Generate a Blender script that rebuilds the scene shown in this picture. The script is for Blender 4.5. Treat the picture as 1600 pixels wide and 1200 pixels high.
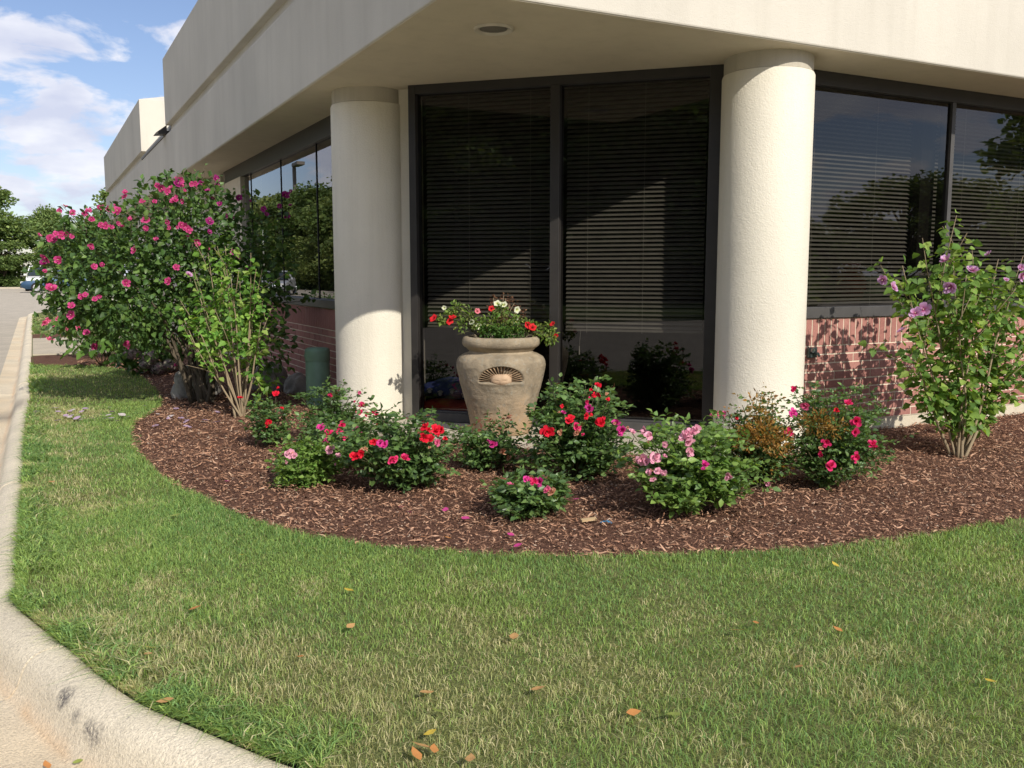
import bpy, bmesh, math, random
import numpy as np
from mathutils import Vector, Matrix

for _o in list(bpy.data.objects):
    bpy.data.objects.remove(_o, do_unlink=True)
SC = bpy.context.scene
COL = SC.collection
R_ = math.radians

# ------------------------------------------------------------------ camera, sky, sun, exposure
EYE = 1.31
FPX = 1430.0
YAW, PITCH = R_(27.43), R_(6.86)
cam_d = bpy.data.cameras.new("camera")
cam_d.sensor_width = 36.0
cam_d.lens = FPX / 1600.0 * 36.0
cam_d.clip_start = 0.05
cam_d.clip_end = 2000
cam = bpy.data.objects.new("camera", cam_d)
COL.objects.link(cam)
cam.location = (0, 0, EYE)
cam.rotation_euler = (math.pi / 2 - PITCH, 0, -YAW)
SC.camera = cam

SUN_L = Vector((-0.07, 1.0, -0.70))                 # direction the light travels
SUN_EL = math.atan2(0.70, math.hypot(0.07, 1.0))
SUN_AZ = math.atan2(0.07, -1.0)                      # clockwise from +Y
sun_d = bpy.data.lights.new("sun", 'SUN')
sun_d.energy = 2.95
sun_d.angle = R_(0.53)
sun_d.color = (1.0, 0.935, 0.83)
sun = bpy.data.objects.new("sun", sun_d)
COL.objects.link(sun)
sun.rotation_euler = SUN_L.to_track_quat('-Z', 'Y').to_euler()
sun.location = (5, -20, 20)

world = bpy.data.worlds.new("World")
SC.world = world
world.use_nodes = True
wn, wl = world.node_tree.nodes, world.node_tree.links
wn.clear()
def WN(t, **k):
    n = wn.new(t)
    for a, b in k.items():
        setattr(n, a, b)
    return n
w_out = WN('ShaderNodeOutputWorld')
w_bg = WN('ShaderNodeBackground')
w_bg.inputs['Strength'].default_value = 0.135
w_sky = WN('ShaderNodeTexSky', sky_type='NISHITA')
w_sky.sun_disc = False
w_sky.sun_elevation = SUN_EL
w_sky.sun_rotation = SUN_AZ
w_sky.altitude = 200
w_sky.air_density = 1.0
w_sky.dust_density = 0.7
w_sky.ozone_density = 1.6
w_tc = WN('ShaderNodeTexCoord')
w_sep = WN('ShaderNodeSeparateXYZ')
wl.new(w_tc.outputs['Generated'], w_sep.inputs[0])
def WM(op, a, b=None, clamp=False):
    n = WN('ShaderNodeMath', operation=op, use_clamp=clamp)
    for i, v in enumerate((a, b)):
        if v is None:
            continue
        if isinstance(v, (int, float)):
            n.inputs[i].default_value = v
        else:
            wl.new(v, n.inputs[i])
    return n.outputs[0]
zc = WM('MAXIMUM', w_sep.outputs[2], 0.0)
zd = WM('ADD', zc, 0.30)
cx = WM('DIVIDE', w_sep.outputs[0], zd)
cy = WM('DIVIDE', w_sep.outputs[1], zd)
w_cmb = WN('ShaderNodeCombineXYZ')
wl.new(cx, w_cmb.inputs[0]); wl.new(cy, w_cmb.inputs[1])
wl.new(WM('MULTIPLY', zc, 1.6), w_cmb.inputs[2])
w_map = WN('ShaderNodeMapping')
w_map.inputs['Location'].default_value = (6.1, 9.9, 0.0)
wl.new(w_cmb.outputs[0], w_map.inputs[0])
w_n1 = WN('ShaderNodeTexNoise')
w_n1.inputs['Scale'].default_value = 4.0
w_n1.inputs['Detail'].default_value = 9
w_n1.inputs['Roughness'].default_value = 0.56
w_n1.inputs['Distortion'].default_value = 0.25
wl.new(w_map.outputs[0], w_n1.inputs['Vector'])
w_r1 = WN('ShaderNodeValToRGB')
w_r1.color_ramp.elements[0].position = 0.455
w_r1.color_ramp.elements[0].color = (0, 0, 0, 1)
w_r1.color_ramp.elements[1].position = 0.535
w_r1.color_ramp.elements[1].color = (1, 1, 1, 1)
wl.new(w_n1.outputs[0], w_r1.inputs[0])
w_n2 = WN('ShaderNodeTexNoise')
w_n2.inputs['Scale'].default_value = 4.6
w_n2.inputs['Detail'].default_value = 6
wl.new(w_map.outputs[0], w_n2.inputs['Vector'])
w_r2 = WN('ShaderNodeValToRGB')                      # thick cloud bodies are greyer than their edges
w_r2.color_ramp.elements[0].position = 0.35
w_r2.color_ramp.elements[0].color = (4.9, 4.9, 5.15, 1)
w_r2.color_ramp.elements[1].position = 0.62
w_r2.color_ramp.elements[1].color = (3.3, 3.45, 4.2, 1)
wl.new(w_n2.outputs[0], w_r2.inputs[0])
w_gain = WN('ShaderNodeMixRGB', blend_type='MULTIPLY')
w_gain.inputs[0].default_value = 1.0
w_gain.inputs[2].default_value = (0.57, 0.545, 0.60, 1)
wl.new(w_sky.outputs[0], w_gain.inputs[1])
w_mix = WN('ShaderNodeMixRGB')
wl.new(WM('MULTIPLY', w_r1.outputs[0], 0.9), w_mix.inputs[0])
wl.new(w_gain.outputs[0], w_mix.inputs[1])
wl.new(w_r2.outputs[0], w_mix.inputs[2])
wl.new(w_mix.outputs[0], w_bg.inputs['Color'])
wl.new(w_bg.outputs[0], w_out.inputs['Surface'])

SC.view_settings.view_transform = 'Standard'
SC.view_settings.look = 'None'
SC.view_settings.exposure = 0.63
SC.view_settings.gamma = 1.0
SC.view_settings.use_curve_mapping = False
SC.render.engine = 'CYCLES'
SC.cycles.max_bounces = 8
SC.cycles.diffuse_bounces = 3
SC.cycles.glossy_bounces = 4
SC.cycles.transmission_bounces = 4
SC.cycles.transparent_max_bounces = 12
SC.cycles.caustics_reflective = False
SC.cycles.caustics_refractive = False
SC.cycles.use_denoising = True
SC.cycles.sample_clamp_indirect = 6.0

# ------------------------------------------------------------------ photo pixel -> direction
_F = np.array([math.sin(YAW) * math.cos(PITCH), math.cos(YAW) * math.cos(PITCH), -math.sin(PITCH)])
_Rt = np.array([math.cos(YAW), -math.sin(YAW), 0.0])
_U = np.cross(_Rt, _F)
CAMP = np.array([0, 0, EYE])
def ray(x, y):
    return _F + _Rt * (x - 800) / FPX + _U * (600 - y) / FPX
def onZ(x, y, z=0.0):
    d = ray(x, y)
    return CAMP + d * ((z - EYE) / d[2])
def onY(x, y, Y):
    d = ray(x, y)
    return CAMP + d * (Y / d[1])
def onX(x, y, X):
    d = ray(x, y)
    return CAMP + d * (X / d[0])
def atdepth(x, y, dep):
    return CAMP + ray(x, y) * dep
def depth_of(p):
    return float(np.dot(np.asarray(p, float) - CAMP, _F))

# ------------------------------------------------------------------ numpy helpers
def vnoise(x, y, scale, seed=0):
    rng = np.random.RandomState(seed)
    g = rng.rand(64, 64)
    x = np.asarray(x, float) / scale; y = np.asarray(y, float) / scale
    xi = np.floor(x).astype(int); yi = np.floor(y).astype(int)
    fx = x - xi; fy = y - yi
    fx = fx * fx * (3 - 2 * fx); fy = fy * fy * (3 - 2 * fy)
    a = g[xi % 64, yi % 64]; b = g[(xi + 1) % 64, yi % 64]
    c = g[xi % 64, (yi + 1) % 64]; d = g[(xi + 1) % 64, (yi + 1) % 64]
    return (a * (1 - fx) + b * fx) * (1 - fy) + (c * (1 - fx) + d * fx) * fy
def inpoly(px, py, poly):
    px = np.asarray(px); py = np.asarray(py)
    r = np.zeros(px.shape, bool)
    n = len(poly)
    for i in range(n):
        x0, y0 = poly[i]; x1, y1 = poly[(i + 1) % n]
        c = ((y0 > py) != (y1 > py))
        with np.errstate(divide='ignore', invalid='ignore'):
            t = (x1 - x0) * (py - y0) / (y1 - y0 if y1 != y0 else 1e-9) + x0
        r ^= c & (px < t)
    return r
def polydist(px, py, poly, closed=True):
    best = np.full(np.shape(px), 1e9)
    n = len(poly)
    for i in range(n if closed else n - 1):
        a = np.array(poly[i][:2]); b = np.array(poly[(i + 1) % n][:2])
        d = b - a
        t = np.clip(((px - a[0]) * d[0] + (py - a[1]) * d[1]) / (d @ d + 1e-12), 0, 1)
        best = np.minimum(best, np.hypot(px - a[0] - t * d[0], py - a[1] - t * d[1]))
    return best
def catmull(pts, n=8):
    pts = [np.array(p, float) for p in pts]
    P = [2 * pts[0] - pts[1]] + pts + [2 * pts[-1] - pts[-2]]
    out = []
    for i in range(1, len(P) - 2):
        for k in range(n):
            t = k / n
            a, b, c, d = P[i - 1:i + 3]
            out.append(0.5 * ((2 * b) + (c - a) * t + (2 * a - 5 * b + 4 * c - d) * t * t + (3 * b - a - 3 * c + d) * t ** 3))
    out.append(pts[-1])
    return out

def make_mesh(name, V, F, mat=None, smooth=False, col=None):
    """V (n,3); F: an (m,k) array or list of faces; col: (n,3) colours per vertex."""
    me = bpy.data.meshes.new(name)
    V = np.asarray(V, dtype=np.float32).reshape(-1, 3)
    if isinstance(F, np.ndarray) and F.ndim == 2:
        m, k = F.shape
        me.vertices.add(len(V)); me.vertices.foreach_set('co', V.ravel())
        me.loops.add(m * k); me.loops.foreach_set('vertex_index', F.astype(np.int32).ravel())
        me.polygons.add(m)
        me.polygons.foreach_set('loop_start', np.arange(0, m * k, k, dtype=np.int32))
        me.update(calc_edges=True)
    else:
        me.from_pydata(V.tolist(), [], [list(f) for f in F])
        me.update()
    if smooth:
        me.polygons.foreach_set('use_smooth', np.ones(len(me.polygons), bool))
    if col is not None:
        a = me.color_attributes.new('Col', 'FLOAT_COLOR', 'POINT')
        c = np.ones((len(V), 4), np.float32); c[:, :3] = col
        a.data.foreach_set('color', c.ravel())
    if mat is not None:
        me.materials.append(mat)
    return me

class Buf:
    """collects faces; every add returns nothing, build makes one mesh"""
    def __init__(s):
        s.V = []; s.F = []; s.C = []
    def add(s, V, F, c=None):
        b = len(s.V)
        s.V += [tuple(map(float, v)) for v in V]
        s.F += [tuple(i + b for i in f) for f in F]
        s.C += [tuple(c) if c is not None else (1, 1, 1)] * len(V)
        return s
    def box(s, x0, x1, y0, y1, z0, z1, c=None, tf=None):
        V = [(x, y, z) for z in (z0, z1) for y in (y0, y1) for x in (x0, x1)]
        if tf: V = [tf(*v) for v in V]
        return s.add(V, [(0, 2, 3, 1), (4, 5, 7, 6), (0, 1, 5, 4), (2, 6, 7, 3), (0, 4, 6, 2), (1, 3, 7, 5)], c)
    def prism(s, poly, z0, z1, c=None):
        n = len(poly)
        V = [(p[0], p[1], z0) for p in poly] + [(p[0], p[1], z1) for p in poly]
        a = sum(poly[i][0] * poly[(i + 1) % n][1] - poly[(i + 1) % n][0] * poly[i][1] for i in range(n))
        idx = list(range(n)) if a > 0 else list(range(n))[::-1]
        F = [tuple(idx[::-1]), tuple(i + n for i in idx)]
        for k in range(n):
            i, j = idx[k], idx[(k + 1) % n]
            F.append((i, j, j + n, i + n))
        return s.add(V, F, c)
    def tube(s, pts, rad, n=6, c=None, cap=True):
        pts = [np.array(p, float) for p in pts]
        if np.isscalar(rad): rad = [rad] * len(pts)
        V = []; F = []
        up = np.array([0.13, 0.21, 0.97])
        for i, p in enumerate(pts):
            t = pts[min(i + 1, len(pts) - 1)] - pts[max(i - 1, 0)]
            t = t / (np.linalg.norm(t) + 1e-9)
            u = np.cross(t, up)
            if np.linalg.norm(u) < 0.05: u = np.cross(t, np.array([1, 0, 0]))
            u /= np.linalg.norm(u); v = np.cross(t, u)
            for k in range(n):
                a = 2 * math.pi * k / n
                V.append(p + rad[i] * (math.cos(a) * u + math.sin(a) * v))
        for i in range(len(pts) - 1):
            for k in range(n):
                F.append((i * n + k, i * n + (k + 1) % n, (i + 1) * n + (k + 1) % n, (i + 1) * n + k))
        if cap:
            F.append(tuple(range(n))[::-1]); F.append(tuple((len(pts) - 1) * n + k for k in range(n)))
        return s.add(V, F, c)
    def lathe(s, prof, cx=0, cy=0, n=48, c=None, z0=0):
        V = []; F = []
        for r, z in prof:
            for k in range(n):
                a = 2 * math.pi * k / n
                V.append((cx + r * math.cos(a), cy + r * math.sin(a), z + z0))
        m = len(prof)
        for i in range(m - 1):
            for k in range(n):
                F.append((i * n + k, i * n + (k + 1) % n, (i + 1) * n + (k + 1) % n, (i + 1) * n + k))
        F.append(tuple(range(n))[::-1]); F.append(tuple((m - 1) * n + k for k in range(n)))
        return s.add(V, F, c)
    def mesh(s, name, mat, smooth=False, org=(0, 0, 0), col=False):
        V = np.array(s.V) - np.array(org)
        return make_mesh(name, V, s.F, mat, smooth, np.array(s.C) if col else None)

def link(name, data, parent=None, loc=(0, 0, 0), rot=(0, 0, 0), scale=None):
    o = bpy.data.objects.new(name, data)
    COL.objects.link(o)
    o.location = loc; o.rotation_euler = rot
    if scale is not None: o.scale = scale
    if parent is not None: o.parent = parent
    return o
def tag(o, label=None, cat=None, group=None, kind=None):
    if label: o['label'] = label
    if cat: o['category'] = cat
    if group: o['group'] = group
    if kind: o['kind'] = kind
    return o
def empty(name, loc, label, cat, group=None, rz=0.0):
    o = link(name, None, None, loc, (0, 0, rz))
    o.empty_display_size = 0.2
    return tag(o, label, cat, group)
def structure(name, buf, mat, smooth=False, kind='structure'):
    o = link(name, buf.mesh(name, mat, smooth) if isinstance(buf, Buf) else buf)
    o['kind'] = kind
    return o
def auto_smooth(o, deg=40):
    me = o.data
    me.polygons.foreach_set('use_smooth', np.ones(len(me.polygons), bool))
    bm = bmesh.new(); bm.from_mesh(me)
    for e in bm.edges:
        if len(e.link_faces) == 2 and e.calc_face_angle(0) > R_(deg): e.smooth = False
    bm.to_mesh(me); bm.free()
def bevel(o, w=0.004, seg=2):
    m = o.modifiers.new('bevel', 'BEVEL'); m.width = w; m.segments = seg; m.limit_method = 'ANGLE'
    m.angle_limit = R_(35)

# ------------------------------------------------------------------ materials
class Mat:
    def __init__(s, name, rough=0.8, spec=0.3):
        s.m = bpy.data.materials.new(name); s.m.use_nodes = True
        s.n = s.m.node_tree.nodes; s.l = s.m.node_tree.links
        s.b = s.n['Principled BSDF']; s.out = s.n['Material Output']
        s.b.inputs['Roughness'].default_value = rough
        s.b.inputs['Specular IOR Level'].default_value = spec
        s._pos = None
    def N(s, t, **k):
        n = s.n.new(t)
        for a, b in k.items(): setattr(n, a, b)
        return n
    def pos(s):
        if s._pos is None:
            s._pos = s.N('ShaderNodeNewGeometry').outputs['Position']
        return s._pos
    def objc(s):
        return s.N('ShaderNodeTexCoord').outputs['Object']
    def mapped(s, vec, scale=(1, 1, 1), loc=(0, 0, 0)):
        m = s.N('ShaderNodeMapping'); m.inputs['Scale'].default_value = scale; m.inputs['Location'].default_value = loc
        s.l.new(vec, m.inputs[0]); return m.outputs[0]
    def noise(s, vec, scale, detail=4, rough=0.55, dist=0.0):
        n = s.N('ShaderNodeTexNoise'); n.inputs['Scale'].default_value = scale; n.inputs['Detail'].default_value = detail
        n.inputs['Roughness'].default_value = rough; n.inputs['Distortion'].default_value = dist
        s.l.new(vec, n.inputs['Vector']); return n.outputs[0]
    def ramp(s, fac, stops):
        r = s.N('ShaderNodeValToRGB'); e = r.color_ramp.elements
        while len(e) < len(stops): e.new(0.5)
        for k, (p, c) in enumerate(stops):
            e[k].position = p; e[k].color = (c, c, c, 1) if np.isscalar(c) else (*c, 1)
        s.l.new(fac, r.inputs[0]); return r.outputs[0]
    def mix(s, fac, a, b, blend='MIX'):
        n = s.N('ShaderNodeMixRGB', blend_type=blend)
        for i, v in enumerate((fac, a, b)):
            if np.isscalar(v): n.inputs[i].default_value = v if i == 0 else (v, v, v, 1)
            elif isinstance(v, tuple): n.inputs[i].default_value = (*v, 1)
            else: s.l.new(v, n.inputs[i])
        return n.outputs[0]
    def math(s, op, a, b=None, clamp=False):
        n = s.N('ShaderNodeMath', operation=op, use_clamp=clamp)
        for i, v in enumerate((a, b)):
            if v is None: continue
            if np.isscalar(v): n.inputs[i].default_value = v
            else: s.l.new(v, n.inputs[i])
        return n.outputs[0]
    def attr(s, name='Col'):
        a = s.N('ShaderNodeAttribute'); a.attribute_name = name; return a.outputs['Color']
    def rnd(s):
        return s.N('ShaderNodeObjectInfo').outputs['Random']
    def base(s, c):
        if isinstance(c, tuple): s.b.inputs['Base Color'].default_value = (*c, 1)
        else: s.l.new(c, s.b.inputs['Base Color'])
        return s
    def bump(s, h, strength=0.3, dist=0.01):
        b = s.N('ShaderNodeBump'); b.inputs['Strength'].default_value = strength; b.inputs['Distance'].default_value = dist
        s.l.new(h, b.inputs['Height']); s.l.new(b.outputs[0], s.b.inputs['Normal']); return s
    def roughness(s, v):
        s.l.new(v, s.b.inputs['Roughness']); return s
    def translucent(s, colour, f):
        t = s.N('ShaderNodeBsdfTranslucent'); s.l.new(colour, t.inputs['Color'])
        m = s.N('ShaderNodeMixShader'); m.inputs[0].default_value = f
        s.l.new(s.b.outputs[0], m.inputs[1]); s.l.new(t.outputs[0], m.inputs[2]); s.l.new(m.outputs[0], s.out.inputs['Surface'])
        return s

def plain(name, c, rough=0.6, spec=0.3, metal=0.0, bump=None):
    m = Mat(name, rough, spec); m.b.inputs['Metallic'].default_value = metal
    n = m.noise(m.objc(), 9, 4)
    m.base(m.mix(1.0, c, m.ramp(n, [(0.3, 0.86), (0.7, 1.1)]), 'MULTIPLY'))
    if bump: m.bump(m.noise(m.objc(), bump[0], 3), bump[1], bump[2])
    return m.m
def leafmat(name, f=0.3, rough=0.5, spec=0.35):
    m = Mat(name, rough, spec); a = m.attr(); m.base(a)
    t = m.mix(1.0, a, (1.35, 1.25, 0.55), 'MULTIPLY'); m.translucent(t, f); return m.m
def petalmat(name, f=0.3):
    m = Mat(name, 0.6, 0.2); a = m.attr(); m.base(a); m.translucent(a, f); return m.m

def stucco_mat(name, c, grain=170, strength=0.35, streak=True, dirt=0.25):
    m = Mat(name, 0.9, 0.2); p = m.pos()
    big = m.noise(m.mapped(p, (0.7, 0.7, 0.5)), 1.6, 5)
    colr = m.mix(1.0, c, m.ramp(big, [(0.3, 0.90), (0.7, 1.05)]), 'MULTIPLY')
    if streak:
        st = m.noise(m.mapped(p, (7.0, 7.0, 0.35)), 1.0, 5, 0.6)
        stm = m.ramp(st, [(0.48, 0.0), (0.75, 1.0)])
        colr = m.mix(m.math('MULTIPLY', stm, dirt), colr, (0.25, 0.22, 0.16))
        sp = m.noise(p, 22, 6, 0.7)
        colr = m.mix(m.math('MULTIPLY', m.ramp(sp, [(0.6, 0), (0.75, 1)]), 0.22), colr, (0.42, 0.38, 0.30))
    m.base(colr)
    h = m.math('ADD', m.noise(p, grain, 3, 0.6), m.math('MULTIPLY', m.noise(p, grain * 0.25, 2), 0.6))
    m.bump(h, strength, 0.006)
    return m.m
M = {}
M['fascia'] = stucco_mat('fascia_stucco', (0.61, 0.575, 0.50), 130, 0.45, True, 0.10)
M['soffit'] = stucco_mat('soffit_stucco', (0.70, 0.63, 0.51), 150, 0.3, True, 0.12)
M['column'] = stucco_mat('column_stucco', (0.76, 0.715, 0.60), 95, 0.55, True, 0.16)
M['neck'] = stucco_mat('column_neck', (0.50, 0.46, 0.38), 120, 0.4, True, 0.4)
M['cap'] = plain('roof_cap_metal', (0.16, 0.14, 0.12), 0.5)
M['found'] = stucco_mat('foundation_concrete', (0.60, 0.54, 0.42), 120, 0.4, True, 0.3)
M['bronze'] = plain('bronze_frame', (0.030, 0.027, 0.025), 0.42, 0.45)
M['bronze2'] = plain('bronze_sill', (0.075, 0.072, 0.070), 0.45, 0.45)
M['gasket'] = plain('gasket', (0.01, 0.01, 0.01), 0.6)
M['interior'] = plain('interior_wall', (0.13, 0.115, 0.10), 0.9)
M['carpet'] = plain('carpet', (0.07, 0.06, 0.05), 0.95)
M['slat'] = plain('blind_slat', (0.40, 0.39, 0.345), 0.5)
M['cord'] = plain('blind_cord', (0.75, 0.72, 0.62), 0.7)

def glass_mat(tint, ior):
    m = Mat('tinted_glass')
    for n in list(m.n):
        if n != m.out: m.n.remove(n)
    fr = m.N('ShaderNodeFresnel'); gb = m.N('ShaderNodeNewGeometry').outputs['Backfacing']     # a thin pane reflects alike from both sides
    m.l.new(m.math('ADD', m.math('MULTIPLY', gb, 1.0 / ior - ior), ior), fr.inputs['IOR'])
    tr = m.N('ShaderNodeBsdfTransparent'); tr.inputs['Color'].default_value = (*tint, 1)
    gl = m.N('ShaderNodeBsdfGlossy'); gl.inputs['Roughness'].default_value = 0.0
    gl.inputs['Color'].default_value = (0.95, 0.96, 1.0, 1)
    p = m.pos()
    bp = m.N('ShaderNodeBump'); bp.inputs['Strength'].default_value = 0.02; bp.inputs['Distance'].default_value = 0.02
    m.l.new(m.noise(p, 1.3, 1), bp.inputs['Height']); m.l.new(bp.outputs[0], gl.inputs['Normal'])
    mx = m.N('ShaderNodeMixShader')
    m.l.new(m.math('MULTIPLY', fr.outputs[0], 1.25, True), mx.inputs[0]); m.l.new(tr.outputs[0], mx.inputs[1]); m.l.new(gl.outputs[0], mx.inputs[2])
    m.l.new(mx.outputs[0], m.out.inputs['Surface'])
    return m.m
M['glass'] = glass_mat((0.36, 0.35, 0.335), 1.50)

def brick_mat():
    m = Mat('red_brick', 0.85, 0.2); p = m.pos()
    c = m.ramp(m.rnd(), [(0.0, (0.33, 0.15, 0.125)), (0.5, (0.39, 0.18, 0.15)), (1.0, (0.44, 0.215, 0.18))])
    g = m.noise(p, 60, 5, 0.65)
    c = m.mix(1.0, c, m.ramp(g, [(0.3, 0.82), (0.7, 1.12)]), 'MULTIPLY')
    w = m.noise(p, 5, 5)
    c = m.mix(m.math('MULTIPLY', m.ramp(w, [(0.52, 0), (0.8, 1)]), 0.35), c, (0.42, 0.28, 0.24))
    m.base(c); m.bump(m.noise(p, 220, 3), 0.4, 0.002); return m.m
M['brick'] = brick_mat()
M['mortar'] = plain('mortar', (0.76, 0.66, 0.52), 0.95, 0.1, 0, (180, 0.4, 0.003))
# ================================================================== the setting
def concrete_mat(name, c, stain=False, scale=1.0):
    m = Mat(name, 0.92, 0.2); p = m.pos()
    a = m.noise(p, 2.2 * scale, 6, 0.6)
    colr = m.mix(1.0, c, m.ramp(a, [(0.3, 0.86), (0.72, 1.10)]), 'MULTIPLY')
    f = m.noise(p, 110, 5, 0.8)
    colr = m.mix(1.0, colr, m.ramp(f, [(0.32, 0.62), (0.5, 1.0), (0.70, 1.22)]), 'MULTIPLY')
    pits = m.ramp(m.noise(p, 210, 2), [(0.68, 0.0), (0.78, 1.0)])
    colr = m.mix(m.math('MULTIPLY', pits, 0.5), colr, (0.20, 0.16, 0.11))
    if stain: colr = m.mix(1.0, colr, m.attr(), 'MULTIPLY')
    if stain:      # rubbed tyre marks: blotches of rubber, broken up by the aggregate
        for (px, py, pz, r, sq) in ((98, 1086, -0.02, 0.050, 1.0), (105, 1096, -0.04, 0.040, 1.0), (124, 1121, -0.05, 0.030, 1.0), (140, 1138, -0.05, 0.036, 1.0), (153, 1150, -0.06, 0.045, 1.0), (92, 1078, -0.01, 0.03, 1.0)):
            c0 = onZ(px, py, pz)
            vm = m.N('ShaderNodeVectorMath', operation='DISTANCE'); m.l.new(p, vm.inputs[0]); vm.inputs[1].default_value = tuple(c0)
            body = m.math('SUBTRACT', 1.0, m.math('DIVIDE', vm.outputs['Value'], r), True)
            brk = m.ramp(m.noise(p, 85, 5, 0.8), [(0.38, 0.0), (0.60, 1.0)])
            w = m.math('MULTIPLY', m.math('MULTIPLY', m.math('POWER', body, 0.7), brk), 1.1, True)
            colr = m.mix(w, colr, (0.10, 0.095, 0.10))
    m.base(colr)
    m.bump(m.math('ADD', m.noise(p, 130, 4, 0.7), m.math('MULTIPLY', m.noise(p, 45, 4, .7), 0.9)), 0.9, 0.009)
    return m.m
M['kerb'] = concrete_mat('kerb_concrete', (0.80, 0.71, 0.545), True)
M['road'] = concrete_mat('road_concrete', (0.50, 0.445, 0.36), False)
M['walk'] = concrete_mat('path_concrete', (0.56, 0.49, 0.38))
M['slab'] = concrete_mat('slab_concrete', (0.60, 0.54, 0.43))

# ground to the horizon
g = Mat('far_ground', 0.95, 0.1); gp = g.pos()
g.base(g.ramp(g.noise(gp, 0.12, 6), [(0.3, (0.045, 0.075, 0.02)), (0.7, (0.11, 0.13, 0.045))]))
bf = Buf(); bf.add([(-700, -700, -0.34), (700, -700, -0.34), (700, 700, -0.34), (-700, 700, -0.34)], [(0, 1, 2, 3)])
structure('ground', bf, g.m)

def smooth(a, b, x):
    t = min(1, max(0, (x - a) / (b - a))); return t * t * (3 - 2 * t)
def road_z(y):
    return -0.142 + 0.26 * smooth(36, 64, y)
bf = Buf(); ys = [-45, -20, 0, 20] + list(np.linspace(36, 64, 15)) + [84]
V = [(x, y, road_z(y)) for y in ys for x in (-13, 45)]
bf.add(V, [(2 * i, 2 * i + 1, 2 * i + 3, 2 * i + 2) for i in range(len(ys) - 1)])
structure('road', bf, M['road'])
vg = Mat('verge_grass', 0.95, 0.1); vp_ = vg.pos()
vg.base(vg.ramp(vg.noise(vp_, 3.0, 6, 0.7), [(0.3, (0.05, 0.095, 0.02)), (0.7, (0.13, 0.17, 0.05))]))
vg.bump(vg.noise(vp_, 60, 4), 0.8, 0.03)
bf = Buf(); bf.box(-60, 120, 85, 140, -0.4, 0.16)
structure('far_verge', bf, vg.m)
bf = Buf(); bf.box(-60, -13.3, -60, 84.5, -0.4, 0.02)
structure('road_verge', bf, vg.m)
bf = Buf(); bf.box(-40, 70, -70, -24, -0.4, 0.02)
structure('front_verge', bf, vg.m)
bf = Buf(); bf.box(-60, 60, 84.5, 84.85, -0.2, 0.25)
structure('far_kerb', bf, M['walk'])

# kerb path: inner edge, from far to near, then round the corner
kp = [(-0.10, y) for y in np.arange(34.0, 9.0, -1.0)] + [(-0.115 - 0.012 * (9 - y) / 5, y) for y in np.arange(9.0, 4.25, -0.25)]
arc = catmull([(-0.13, 4.20), (-0.118, 4.0), (0.043, 3.479), (0.195, 2.99), (0.375, 2.64), (0.576, 2.297), (0.86, 1.93), (1.25, 1.60), (1.75, 1.33), (2.4, 1.14), (3.2, 1.05), (4.4, 1.0)], 16)
kp += [tuple(p) for p in arc] + [(x, 1.0) for x in np.arange(5.0, 20.1, 1.0)]
ret = catmull([(3.0, 36.4), (1.4, 36.2), (0.4, 35.6), (0.0, 34.9), (-0.09, 34.3)], 6)
kp = [(20, 36.4), (8, 36.4)] + [tuple(p) for p in ret] + kp
kp = np.array(kp)
def resample(P, near=0.018):
    out = [P[0]]
    for a, b in zip(P[:-1], P[1:]):
        L = np.hypot(*(b - a)); m = (a + b) / 2
        st = near if (m[1] < 9 and m[0] < 2.2) else 0.4
        n = max(1, int(L / st))
        for k in range(1, n + 1): out.append(a + (b - a) * k / n)
    return np.array(out)
KP = resample(kp)
kd = np.gradient(KP, axis=0); kd /= np.linalg.norm(kd, axis=1)[:, None]
kout = np.stack([kd[:, 1], -kd[:, 0]], 1)
kout[:, :] = np.where((kout[:, :1] * 0 + 1) > 0, kout, kout)
# travelling -Y the kerb face lies to -X
if kout[len(KP) // 2][0] > 0 and abs(kd[len(KP) // 2][1]) > 0.7: kout = -kout
karc = np.concatenate([[0], np.cumsum(np.linalg.norm(np.diff(KP, axis=0), axis=1))])
kprof = [(-0.001, -0.25), (0.0, -0.004), (0.012, 0.006), (0.03, 0.010), (0.06, 0.011), (0.085, 0.008), (0.11, 0.0), (0.13, -0.014), (0.145, -0.034), (0.157, -0.062), (0.167, -0.09), (0.178, -0.115), (0.195, -0.133), (0.22, -0.139), (0.26, -0.138), (0.32, -0.135), (0.40, -0.131), (0.401, -0.25)]
kerb = link('kerb', None); kerb['kind'] = 'structure'
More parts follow.
